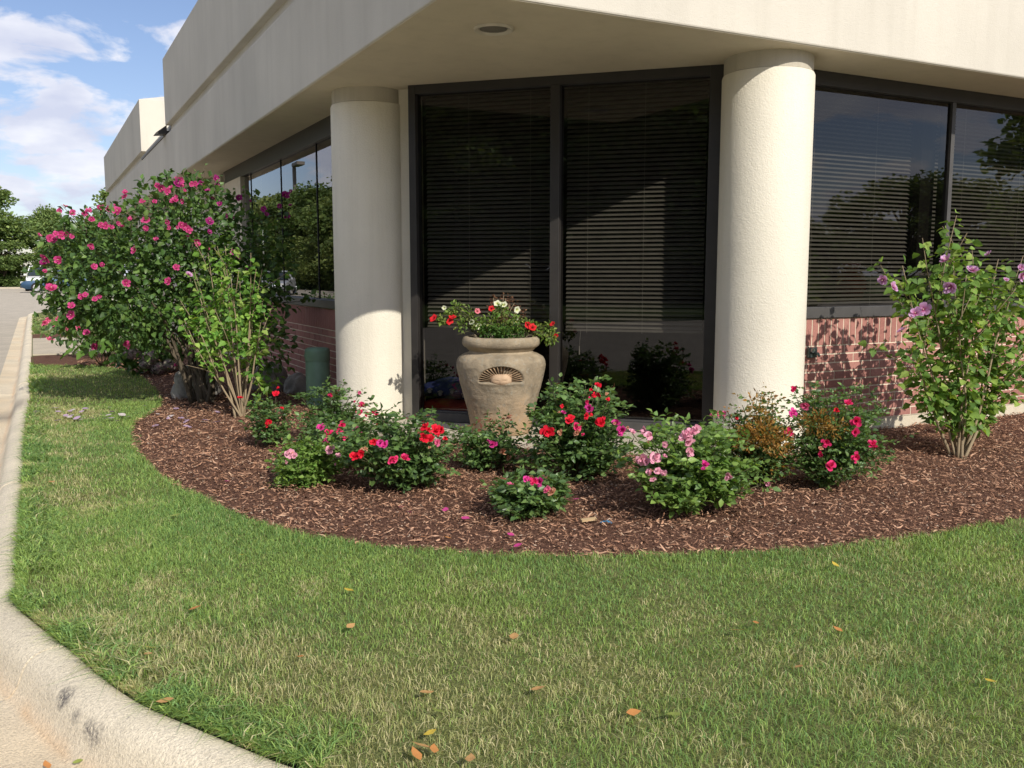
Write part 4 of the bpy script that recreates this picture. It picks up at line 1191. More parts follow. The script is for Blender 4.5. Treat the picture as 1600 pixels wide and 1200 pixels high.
def big_hibiscus():
    rng = np.random.RandomState(41)
    org = np.array([1.42, 9.55, 0.0])
    root = empty('hibiscus_shrub', tuple(org), 'large arching dark green shrub covered in magenta blooms beside the building', 'shrub')
    E = []   # crown lobes: centre, radii
    def lobe(px, py, Y, rx, ry, rz): E.append((onY(px, py, Y), np.array([rx, ry, rz])))
    lobe(215, 440, 9.9, 0.78, 0.75, 0.74); lobe(150, 425, 10.1, 0.55, 0.6, 0.62); lobe(285, 375, 9.9, 0.62, 0.6, 0.62); lobe(330, 430, 9.7, 0.62, 0.55, 0.75)
    lobe(105, 425, 10.2, 0.28, 0.4, 0.48); lobe(400, 400, 9.5, 0.42, 0.4, 0.45); lobe(235, 490, 9.8, 0.72, 0.6, 0.36); lobe(390, 470, 9.4, 0.40, 0.35, 0.45); lobe(300, 310, 10.0, 0.35, 0.35, 0.25)
    lobe(120, 500, 10.2, 0.35, 0.4, 0.3); lobe(415, 540, 9.2, 0.3, 0.3, 0.3)
    vol = np.array([e[1].prod() for e in E]); vol = vol ** 0.75; vol /= vol.sum()
    P = []; D = []
    N = 12500
    for (c, r), v in zip(E, vol):
        m = int(N * v)
        u = rng.normal(0, 1, (m, 3)); u /= np.linalg.norm(u, axis=1)[:, None]
        rad = 1.06 * rng.rand(m) ** 0.36
        lump = 0.80 + 0.32 * vnoise(u[:, 0] * 3 + 10 + c[0], u[:, 2] * 3 + 10 + u[:, 1], 0.55, 13)
        p = c + u * (rad * lump)[:, None] * r
        P.append(p); D.append(u * 0.8 + rng.normal(0, 0.6, (m, 3)) + np.array([0, 0, -0.2]))
    stems = Buf()
    # arching main stems and top shoots
    tips = [(c, r) for c, r in E]
    for k in range(18):
        c, r = tips[k % len(tips)]
        tip = c + rng.normal(0, 0.5, 3) * r; tip[2] = max(tip[2], 1.0)
        b0 = org + np.array([rng.normal(0, 0.07), rng.normal(0, 0.07), 0])
        mid = b0 + (tip - b0) * np.array([0.35, 0.35, 0.62])
        stems.tube(catmull([b0, mid, tip], 6), list(np.linspace(0.022, 0.005, 13)), 6)
    shoots = []
    for (px, py) in ((215, 300), (240, 280), (262, 275), (300, 268), (320, 262), (350, 272), (285, 270), (190, 320), (96, 320), (92, 330), (130, 335), (165, 325), (380, 290), (400, 300), (440, 320), (72, 365), (60, 380), (340, 280), (360, 300), (480, 460), (470, 450), (500, 465)):
        p = onY(px, py, 9.9 if px < 420 else 9.3)
        b = p + np.array([0.10 * rng.normal() + (0.12 if px < 130 else 0), 0.05, -0.32])
        if px > 460: b = p + np.array([-0.35, 0.15, -0.05])
        stems.tube([b, (b + p) / 2 + rng.normal(0, 0.02, 3), p], [0.005, 0.003, 0.002], 5)
        for j in range(16):
            t = rng.rand(); shoots.append(b + (p - b) * t + rng.normal(0, 0.025, 3))
    P.append(np.array(shoots)); D.append(rng.normal(0, 1, (len(shoots), 3)) + np.array([0, 0, 0.3]))
    P = np.concatenate(P); D = np.concatenate(D)
    ok = (P[:, 2] > 0.18) & (P[:, 0] < LX - 0.06); P, D = P[ok], D[ok]
    L = rng.uniform(0.45, 1.45, len(P)) * 0.060
    fo = link('foliage', foliage_mesh('foliage', P, D, L, L * 0.68, HIB_DARK, rng, M['leaf'], 0.8, org), root); fo['kind'] = 'stuff'
    link('stems', stems.mesh('stems', plain('dark_stem', (0.10, 0.08, 0.055), 0.85), True, org), root)
    uv = [(270, 185), (290, 180), (310, 190), (335, 198), (355, 202), (280, 262), (300, 266), (325, 272), (408, 237), (465, 155), (480, 240), (530, 88), (545, 96), (590, 97), (575, 110), (630, 62), (640, 85), (620, 78), (685, 80), (700, 76), (600, 158), (612, 152), (645, 155), (577, 250), (637, 262), (655, 270), (670, 284), (527, 325), (706, 330), (712, 350), (428, 378), (235, 352), (248, 450), (578, 513), (390, 520), (252, 592), (190, 583), (148, 622), (150, 662), (215, 740), (250, 797), (390, 793), (617, 888), (32, 405), (22, 432), (95, 418), (30, 468), (45, 538), (58, 548), (8, 578), (55, 322), (72, 328), (100, 305), (122, 296), (2, 312), (152, 208), (205, 210), (385, 137), (95, 200), (615, 452), (518, 158), (480, 275)]
    uv_shade = [(793, 55), (728, 78), (757, 108), (810, 168), (845, 218), (862, 225), (763, 247), (895, 140), (1005, 190), (1077, 177), (1103, 215), (1100, 130), (885, 398), (937, 457)]  # blooms on the crown's shaded side, coloured darker for it
    def crown_pt(px, py):
        d = ray(px, py); d = d / np.linalg.norm(d); best = None
        for c, r in E:
            o_ = (CAMP - c) / r; dd = d / r
            A = dd @ dd; B = 2 * o_ @ dd; C_ = o_ @ o_ - 0.92
            q = B * B - 4 * A * C_
            if q > 0:
                t = (-B - math.sqrt(q)) / 2 / A
                if best is None or t < best: best = t
        if best is None:
            best = min(((c - CAMP) @ d, np.linalg.norm(np.cross(c - CAMP, d))) for c, r in E)[0]
            c = min(E, key=lambda e: np.linalg.norm(np.cross(e[0] - CAMP, d)))[0]; best = (c - CAMP) @ d
        return CAMP + d * best
    st = Buf()
    for kind, lst in (('hib', uv), ('hib_dim', uv_shade)):
        for (u, v) in lst:
            px, py = 60 + u / 2.857, 260 + v / 2.857
            p = crown_pt(px, py)
            p[0] = min(p[0], LX - 0.10)
            put_flower(root, org, p, kind if rng.rand() > 0.12 else 'hib_dim', 0.040 * rng.uniform(0.6, 1.25), rng, 0.3)
            if rng.rand() < 0.5 and px > 90:
                put_flower(root, org, np.minimum(p + rng.normal(0, 0.055, 3), [LX - .08, 99, 9]), kind, 0.030 * rng.uniform(0.5, 1.2), rng, 0.5)
            c = min(E, key=lambda e: np.linalg.norm((e[0] - p) / e[1]))[0]
            st.tube([p, p + (c - p) * 0.12 + np.array([0, 0, -0.03]), p + (c - p) * 0.3], 0.0022, 4)
    tag(link('flower_stalks', st.mesh('flower_stalks', M['cane'], True, org), root), kind='stuff')
big_hibiscus()
for i, (px, py, Y) in enumerate(((402, 388, 9.1), (408, 481, 8.9))):
    pass

def hosta():
    rng = np.random.RandomState(52); org = onZ(160, 574); root = empty('hosta_plant', tuple(org), 'clump of broad bright green leaves beneath the magenta shrub', 'plant')
    for k in range(34):
        a = rng.uniform(0, 6.28); t = rng.uniform(0.15, 1)
        s = rng.uniform(0.14, 0.22)
        p = np.array([math.cos(a) * 0.42 * t, math.sin(a) * 0.35 * t, 0.12 + 0.38 * (1 - t * 0.7) * rng.uniform(.7, 1.1)])
        x = Vector((math.cos(a), math.sin(a), -0.5)).normalized(); z = Vector((0, 0, 1)) + Vector(rng.normal(0, .25, 3)); y = z.cross(x).normalized(); z = x.cross(y)
        link('leaf', HOSTA[k % 3], root, tuple(p), Matrix((x, y, z)).transposed().to_euler(), (s,) * 3)
    st = Buf()
    for k in range(12):
        a = k * 0.52; st.tube([(0, 0, 0), (math.cos(a) * .12, math.sin(a) * .12, .16), (math.cos(a) * .25, math.sin(a) * .22, .28)], 0.005, 5)
    link('stems', st.mesh('stems', M['cane'], True), root)
HOSTA = [lobed_leaf('leaf', [(0.11, 0.22, 0.035), (0.14, 0.25, 0.045), (0.09, 0.18, 0.03)], k) for k in range(3)]
hosta()
def hydrangea(px, py, seed, label, heads):
    rng = np.random.RandomState(seed); org = onZ(px, py); root = empty('hydrangea_bush', tuple(org), label, 'shrub')
    m = 700; u = rng.normal(0, 1, (m, 3)); u /= np.linalg.norm(u, axis=1)[:, None]
    P = org + np.array([0, 0, 0.28]) + u * (rng.uniform(0.3, 1, m) ** .5)[:, None] * np.array([0.5, 0.35, 0.26])
    P = P[P[:, 2] > 0.04]; L = rng.uniform(0.06, 0.11, len(P))
    o = link('foliage', foliage_mesh('foliage', P, rng.normal(0, 1, (len(P), 3)), L, L * 0.7, HIB_DARK, rng, M['leaf'], 0.9, org), root); o['kind'] = 'stuff'
    for (hx, hy, s) in heads:
        c = front_point(hx, hy, org + np.array([0, 0, .28]), 0.42) - org
        q = 150; u = rng.normal(0, 1, (q, 3)); u /= np.linalg.norm(u, axis=1)[:, None]
        P = c + u * s * np.array([1, 1, .8]); L = np.full(q, s * 0.42)
        D = np.cross(u, rng.normal(0, 1, (q, 3)))
        V, F = leaf_arrays(P, D, u, L, L * 0.9, 0.05, 0.05)
        pal = np.array([(0.36, 0.27, 0.26), (0.42, 0.36, 0.30), (0.30, 0.20, 0.22), (0.38, 0.38, 0.27)]); C = np.repeat(pal[rng.randint(0, 4, q)][:, None], 7, 1).reshape(-1, 3)
        link('flower_head', make_mesh('flower_head', V, F, M['petal'], False, C), root)
    st = Buf()
    for k in range(8):
        a = k * 0.8; st.tube([(0, 0, 0), (math.cos(a) * .1, math.sin(a) * .1, .2), (math.cos(a) * .3, math.sin(a) * .2, .4)], 0.006, 5)
    link('stems', st.mesh('stems', M['cane'], True), root)
hydrangea(235, 585, 61, 'low shrub with faded mauve mophead flowers in the shade', [(207, 550, 0.11), (235, 558, 0.10), (247, 575, 0.10), (262, 571, 0.10), (228, 568, 0.08)])

# ------------------------------------------------------------------ the urn
def urn():
    C0 = onZ(783, 683, 0.068)
    away = np.array([C0[0], C0[1], 0]) / np.hypot(C0[0], C0[1])
    org = C0 + away * 0.235; org[2] = 0.068
    dep = depth_of(org); s = dep / FPX
    ang0 = math.atan2(-org[1], -org[0])              # towards the path, where the face looks
    prof = [(0.225, 0.0), (0.232, 0.012), (0.240, 0.06), (0.262, 0.17), (0.294, 0.29), (0.323, 0.40), (0.341, 0.48), (0.350, 0.535), (0.346, 0.572), (0.328, 0.602), (0.292, 0.624), (0.256, 0.634), (0.249, 0.648), (0.262, 0.658), (0.272, 0.672), (0.284, 0.678), (0.298, 0.690), (0.305, 0.712), (0.303, 0.735), (0.292, 0.753), (0.275, 0.760), (0.255, 0.757), (0.245, 0.735), (0.243, 0.70), (0.240, 0.66)]
    root = empty('stone_urn', tuple(org), 'large weathered tan stone urn with carved half sun face before the corner window', 'urn')
    zs_ = []
    pr = np.array(prof)
    # body surface, finely sampled, with the niche pressed in round the sun
    nb = 12; lower = pr[:nb]
    seg = np.concatenate([[0], np.cumsum(np.hypot(*np.diff(lower, axis=0).T))])
    tt = np.linspace(0, seg[-1], 130)
    rr = np.interp(tt, seg, lower[:, 0]); zz = np.interp(tt, seg, lower[:, 1])
    # soften the profile
    k = np.array([1, 2, 3, 2, 1]) / 9.0
    rr[2:-2] = np.convolve(rr, k, 'valid'); zz[2:-2] = np.convolve(zz, k, 'valid')
    NT = 260
    th = np.linspace(0, 2 * math.pi, NT, endpoint=False)
    Rg, Tg = np.meshgrid(rr, th, indexing='ij'); Zg = np.meshgrid(zz, th, indexing='ij')[0]
    da = (Tg - ang0 + math.pi) % (2 * math.pi) - math.pi
    wx = da * 0.33; zc0 = 0.432; wz = Zg - zc0
    e = np.hypot(wx / 0.178, wz / 0.122)
    nich = np.clip((1.0 - e) / 0.07, 0, 1) * np.clip((wz + 0.006) / 0.010, 0, 1)
    Rg = Rg - 0.042 * nich
    shelf = np.exp(-((wz + 0.016) / 0.012) ** 2) * np.clip((0.19 - abs(wx)) / 0.03, 0, 1)
    Rg = Rg + 0.006 * shelf
    Rg += 0.0035 * (vnoise(Tg * 7 + 3, Zg * 20 + 3, 0.6, 71) - 0.5) + 0.002 * (vnoise(Tg * 40, Zg * 120, 0.8, 72) - 0.5) * (1 - nich)
    V = np.stack([Rg * np.cos(Tg), Rg * np.sin(Tg), Zg], 2).reshape(-1, 3)
    F = [(i * NT + j, i * NT + (j + 1) % NT, (i + 1) * NT + (j + 1) % NT, (i + 1) * NT + j) for i in range(129) for j in range(NT)]
    um = Mat('urn_stone', 0.92, 0.15); o_ = um.objc()
    a = um.noise(o_, 5.5, 6, 0.65); b = um.noise(o_, 26, 6, 0.7)
    c = um.ramp(a, [(0.30, (0.19, 0.16, 0.115)), (0.48, (0.30, 0.245, 0.17)), (0.66, (0.42, 0.34, 0.235))])
    sp = um.N('ShaderNodeSeparateXYZ'); um.l.new(o_, sp.inputs[0])
    rust = um.ramp(um.math('ADD', um.math('MULTIPLY', sp.outputs[2], -1.6), um.math('MULTIPLY', a, 1.3)), [(0.15, 0.0), (0.75, 1.0)])
    c = um.mix(um.math('MULTIPLY', rust, 0.55), c, (0.44, 0.245, 0.115))
    lich = um.ramp(b, [(0.54, 0.0), (0.68, 1.0)])
    c = um.mix(um.math('MULTIPLY', lich, 0.6), c, (0.38, 0.37, 0.31))
    dk = um.ramp(um.noise(o_, 13, 7, 0.75), [(0.58, 0.0), (0.72, 1.0)])
    c = um.mix(um.math('MULTIPLY', dk, 0.55), c, (0.11, 0.095, 0.07))
    um.base(c); um.bump(um.math('ADD', um.noise(o_, 60, 6, 0.75), um.math('MULTIPLY', um.noise(um.mapped(o_, (6, 6, 50)), 1, 4), 0.5)), 0.7, 0.008)
    link('body', make_mesh('body', V, np.array(F), um.m, True), root)
    bf = Buf(); bf.lathe([tuple(q) for q in pr[11:]], 0, 0, 96)
    o = link('rim', bf.mesh('rim', um.m), root); auto_smooth(o, 50)
    bf = Buf(); bf.lathe([(0.241, 0.70), (0.15, 0.715), (0.01, 0.722)], 0, 0, 40); link('soil', bf.mesh('soil', plain('potting_soil', (0.05, 0.035, 0.025), 0.95, .1, 0, (40, .8, .02))), root)
    # sun: rays and face in the niche
    rad_at = lambda z: float(np.interp(z, zz, rr))
    def onurn(wx, z, out):
        aa = ang0 + wx / 0.33; r_ = rad_at(z) + out
        return np.array([r_ * math.cos(aa), r_ * math.sin(aa), z])
    fm = Mat('sun_clay', 0.9, 0.15); fo_ = fm.objc()
    fm.base(fm.ramp(fm.noise(fo_, 18, 5), [(0.3, (0.40, 0.27, 0.17)), (0.7, (0.58, 0.42, 0.28))])); fm.bump(fm.noise(fo_, 120, 4), 0.5, 0.004)
    ram = plain('ray_clay', (0.42, 0.30, 0.19), 0.9, .15)
    nr = 19
    for k in range(nr):
        t = math.pi * (k + 0.5) / nr
        def pp(f, off, out):
            ex, ez = math.cos(t), math.sin(t); nx, nz = -ez, ex
            # ANGLE mirrored so that +wx is to the viewer's right
            return onurn(-(ex * 0.178 * f + nx * off), zc0 + ez * 0.122 * f + nz * off * 0.9, out)
        bf = Buf(); V = []
        for f, w, ot in ((0.46, 0.0030, -0.020), (0.75, 0.0042, -0.008), (0.97, 0.0056, 0.003)):
            V += [pp(f, -w, ot - 0.035), pp(f, 0, ot), pp(f, w, ot - 0.035)]
        bf.add(V, [(0, 1, 4, 3), (1, 2, 5, 4), (3, 4, 7, 6), (4, 5, 8, 7), (0, 2, 1), (6, 7, 8)])
        link('sun_ray', bf.mesh('sun_ray', ram), root)
    bf = Buf(); nu, nv = 28, 14; V = []; F = []
    for i in range(nv + 1):
        for j in range(nu + 1):
            u = -1 + 2 * j / nu; v = -0.42 + 1.42 * i / nv
            m = max(0.0, 1 - u * u * 0.999); x = u; zt = v
            rr2 = math.hypot(u, v if v > 0 else v * 1.6)
            h = math.sqrt(max(0.0, 1 - min(1, rr2) ** 2))
            bump = 0.05 * math.exp(-((u) / 0.09) ** 2 - ((v + 0.05) / 0.28) ** 2) * 6 * 0.25
            eye = -0.16 * (math.exp(-((abs(u) - 0.36) / 0.17) ** 2 - ((v - 0.16 + 0.25 * (abs(u) - .36) ** 2) / 0.06) ** 2))
            V.append(onurn(-u * 0.086, zc0 + 0.004 + v * 0.058, -0.024 + 0.038 * (h + bump + eye * 1.4)))
    for i in range(nv):
        for j in range(nu): a_ = i * (nu + 1) + j; F.append((a_, a_ + 1, a_ + nu + 2, a_ + nu + 1))
    bf.add(V, F); o = link('sun_face', bf.mesh('sun_face', fm.m, True), root); o['label'] = 'closed eyed clay sun face'
    return root, org
urn_root, UO = urn()

# plants growing in the urn
def potted(label, spots, flowers, pal, seed, n, leaf=0.03, name='petunia_plant', stemc=None, cat='plant'):
    """spots: pixel centres with radius (m) of tufts"""
    rng = np.random.RandomState(seed)
    org = UO + np.array([0, 0, 0.72]); root = None
    P = []; D = []; st = Buf(); dep = depth_of(UO)
    c0 = None
    for (px, py, r, dz) in spots:
        c = atdepth(px, py, dep - 0.12 + dz)
        if c0 is None: c0 = np.array([c[0], c[1], org[2]]) * 0.35 + org * 0.65; root = empty(name, tuple(c0), label, cat, 'plants in the stone urn')
        b = c0 + rng.normal(0, 0.02, 3) * np.array([1, 1, 0])
        for k in range(4):
            e = c + rng.normal(0, r * 0.6, 3); m = (b + e) / 2 + np.array([0, 0, 0.05])
            st.tube(catmull([b, m, e], 4), list(np.linspace(0.004, 0.0018, 9)), 5)
            pts = catmull([b, m, e], 4)
        m = int(n / len(spots)); u = rng.normal(0, 1, (m, 3)); u /= np.linalg.norm(u, axis=1)[:, None]
        q = c + u * (rng.rand(m) ** 0.5)[:, None] * r
        P.append(q); D.append(u + rng.normal(0, .5, (m, 3)))
    P = np.concatenate(P); D = np.concatenate(D); L = rng.uniform(.6, 1.3, len(P)) * leaf
    if n: 
        o = link('foliage', foliage_mesh('foliage', P, D, L, L * 0.5, pal, rng, M['leaf_soft'], .7, c0), root); o['kind'] = 'stuff'
    link('stems', st.mesh('stems', stemc or M['cane'], True, c0), root)
    for (px, py, kind, s, dz) in flowers:
        p = atdepth(px, py, dep - 0.16 + dz); put_flower(root, c0, p, kind, 0.032 * s, rng, 0.3)
    return root
PET = [(0.140, 0.238, 0.042), (0.196, 0.294, 0.063), (0.112, 0.196, 0.042), (0.252, 0.308, 0.084)]
potted('trailing red petunia spilling over the urn rim by the left column', [(715, 483, .06, 0), (735, 495, .07, 0), (705, 490, .04, 0), (690, 500, .03, 0), (725, 505, .07, 0)], [(677, 497, 'pet_red', .95, 0), (707, 495, 'pet_red', .9, 0), (703, 502, 'pet_red', .9, 0)], PET, 81, 420)
potted('white petunia with cream trumpets in the middle of the urn', [(783, 485, .06, -.02), (770, 505, .08, -.05), (750, 507, .06, -.05), (805, 505, .06, -.05), (790, 515, .07, -.08)], [(777, 474, 'pet_white', .85, 0), (787, 476, 'pet_white', .85, 0), (808, 484, 'pet_white', .8, 0), (737, 503, 'pet_white', .75, 0), (748, 510, 'pet_white', .75, -.02), (807, 503, 'pet_white', .8, 0), (694, 481, 'pet_white', .6, 0), (757, 507, 'pet_white', .6, -.03), (768, 482, 'pet_red', .75, 0), (746, 486, 'pet_pink', .8, 0)], PET + [(0.09, 0.19, 0.03)], 82, 800)
potted('red petunia trailing over the urn rim towards the mullion', [(840, 515, .05, 0), (850, 525, .06, 0), (863, 528, .05, 0), (858, 512, .04, 0), (828, 510, .06, 0)], [(825, 508, 'pet_red', .8, 0), (832, 511, 'pet_red', .9, 0), (863, 506, 'pet_red', .65, 0), (869, 524, 'pet_red', .5, 0)], PET, 83, 400)
potted('bushy dark green parsley-like filler plant at the urn front', [(775, 518, .06, -.10), (790, 522, .05, -.12), (808, 518, .06, -.10), (760, 518, .05, -.08)], [], [(0.06, 0.14, 0.025), (0.08, 0.17, 0.03), (0.05, 0.11, 0.02)], 84, 500, 0.026, 'filler_plant')
potted('dried brown stalky plant standing up at the back of the urn', [(775, 470, .05, .1), (790, 468, .05, .1), (800, 475, .05, .1), (770, 480, .04, .08), (812, 490, .05, .05), (790, 500, .05, -.06)], [], [(0.17, 0.085, 0.05), (0.22, 0.12, 0.07), (0.12, 0.06, 0.04)], 85, 330, 0.022, 'dried_plant', M['twig'])

# ------------------------------------------------------------------ pedestal, boulders
def pedestal():
    p = onX(497, 600, 2.40); p[2] = 0.0; dep = depth_of(p); r = 18.5 * dep / FPX
    t = empty('utility_pedestal', tuple(p), 'green round utility pedestal by the shaded brick wall', 'pedestal')
    gm = plain('green_plastic', (0.17, 0.285, 0.20), 0.45, 0.4)
    h = EYE - (541 - 428) * dep / FPX
    bf = Buf(); bf.lathe([(r, 0.0), (r, h * 0.80), (r * 0.985, h * 0.805)], 0, 0, 40); o = link('base', bf.mesh('base', gm), t); auto_smooth(o)
    bf = Buf(); bf.lathe([(r * 1.03, h * 0.79), (r * 1.04, h * 0.82), (r * 1.04, h * 0.94), (r * 0.99, h * 0.975), (r * 0.85, h * 0.993), (r * 0.3, h)], 0, 0, 40); o = link('cap', bf.mesh('cap', gm), t); auto_smooth(o, 50)
    bf = Buf(); bf.box(-r * 1.07, -r * 1.0, -0.02, 0.02, h * 0.84, h * 0.9); link('latch', bf.mesh('latch', gm), t)
pedestal()
def boulder(px, py, sx, sy, sz, seed, label, Y=None):
    rng = np.random.RandomState(seed)
    p = onZ(px, py, 0.0)
    bm = bmesh.new(); bmesh.ops.create_icosphere(bm, subdivisions=4, radius=1)
    for v in bm.verts:
        c = np.array(v.co); n_ = float(vnoise(c[0] * 2 + 5 + seed, c[1] * 2 + c[2] * 1.7 + 9, 0.9, seed) - .5) * .45 + float(vnoise(c[0] * 6 + 3, c[2] * 6 + c[1] * 4, .9, seed + 1) - .5) * .12
        f = 1 + n_
        v.co = Vector((c[0] * f * sx, c[1] * f * sy, max(-0.05, c[2] * f * sz + sz * 0.55)))
    me = bpy.data.meshes.new('boulder'); bm.to_mesh(me); bm.free()
    me.polygons.foreach_set('use_smooth', np.ones(len(me.polygons), bool))
    me.materials.append(M['rock'])
    o = link('boulder', me, None, (p[0], p[1], -0.03), (0, 0, rng.uniform(0, 6)))
    tag(o, label, 'boulder', 'boulders in the shade by the brick wall')
rm = Mat('boulder_rock', 0.9, .2); rp = rm.objc(); rm.base(rm.ramp(rm.noise(rp, 7, 7, .7), [(.3, (.22, .21, .19)), (.7, (.50, .47, .42))])); rm.bump(rm.noise(rp, 26, 6, .7), .8, .02); M['rock'] = rm.m
boulder(312, 622, 0.24, 0.2, 0.26, 3, 'grey boulder under the magenta shrub behind the pale shrub')
boulder(423, 612, 0.20, 0.16, 0.22, 4, 'blue grey boulder between the pale shrub and the green pedestal')
boulder(466, 616, 0.15, 0.14, 0.16, 5, 'small pale boulder against the shaded brick wall')

# ------------------------------------------------------------------ behind the glass
def cushion(name, c, hw, hd, h, mat, label, paws=False):
    q = CC + CU * c[0] + CI * c[1]
    t = empty(name, (q[0], q[1], c[2]), label, 'cushion', None, -math.pi / 4)
    bm = bmesh.new(); bmesh.ops.create_cube(bm, size=2); bmesh.ops.subdivide_edges(bm, edges=bm.edges[:], cuts=9, use_grid_fill=True)
    for v in bm.verts:
        x, y, z = v.co; e = max(abs(x), abs(y)); k = (1 - 0.62 * max(0, (e - .55) / .45) ** 2)
        v.co = Vector((x * hw * (1 - .05 * z * z), y * hd * (1 - .05 * z * z), (z * k + 1) * h / 2 + 0.012 * math.sin(x * 7) * math.sin(y * 5)))
    me = bpy.data.meshes.new('cover'); bm.to_mesh(me); bm.free(); me.polygons.foreach_set('use_smooth', np.ones(len(me.polygons), bool)); me.materials.append(mat)
    link('cover', me, t)
    if paws:
        wm = plain('paw_white', (0.8, 0.8, 0.78), .8)
        for k, (u, z) in enumerate(((-.30, .078), (-.20, .060), (-.09, .082), (.02, .050), (.13, .074), (.24, .055), (.34, .08), (-.40, .05))):
            bf = Buf()
            for (du, dz, r) in ((0, 0, .016), (-.018, .018, .0065), (-.006, .024, .0065), (.007, .024, .0065), (.019, .017, .0065)):
                bf.tube([(u + du, -hd - .012, z + dz), (u + du, -hd * .95, z + dz)], r, 10)
            link('paw_print', bf.mesh('paw_print', wm), t)
    return t
cushion('dog_cushion', (-0.86, 0.50, 0.072), 0.46, 0.28, 0.15, plain('red_fabric', (0.70, 0.07, 0.045), .9), 'flat red cushion on the floor behind the corner window')
cushion('dog_cushion', (-0.88, 0.50, 0.215), 0.45, 0.27, 0.16, plain('blue_fabric', (0.07, 0.10, 0.36), .9), 'blue cushion with white paw prints stacked on the red one', True)
def vase():
    q = onY(1328, 470, RY + 0.45); z0 = 1.0545
    t = empty('orange_vase', (q[0], RY + 0.45, z0), 'rounded orange vase behind the long window beside the column', 'vase')
    om = plain('orange_glaze', (0.62, 0.16, 0.055), .5)
    bf = Buf(); bf.lathe([(.07, 0), (.105, .06), (.128, .15), (.122, .22), (.085, .28), (.06, .31), (.068, .335)], 0, 0, 32)
    o = link('body', bf.mesh('body', om), t); auto_smooth(o, 60)
    b2 = Buf(); b2.lathe([(.062, .328), (.075, .336), (.072, .346), (.058, .347)], 0, 0, 32); link('lip', b2.mesh('lip', om), t)
    b2 = Buf(); b2.lathe([(.076, -.002), (.080, .004), (.07, .009)], 0, 0, 32); link('foot', b2.mesh('foot', om), t)
vase()
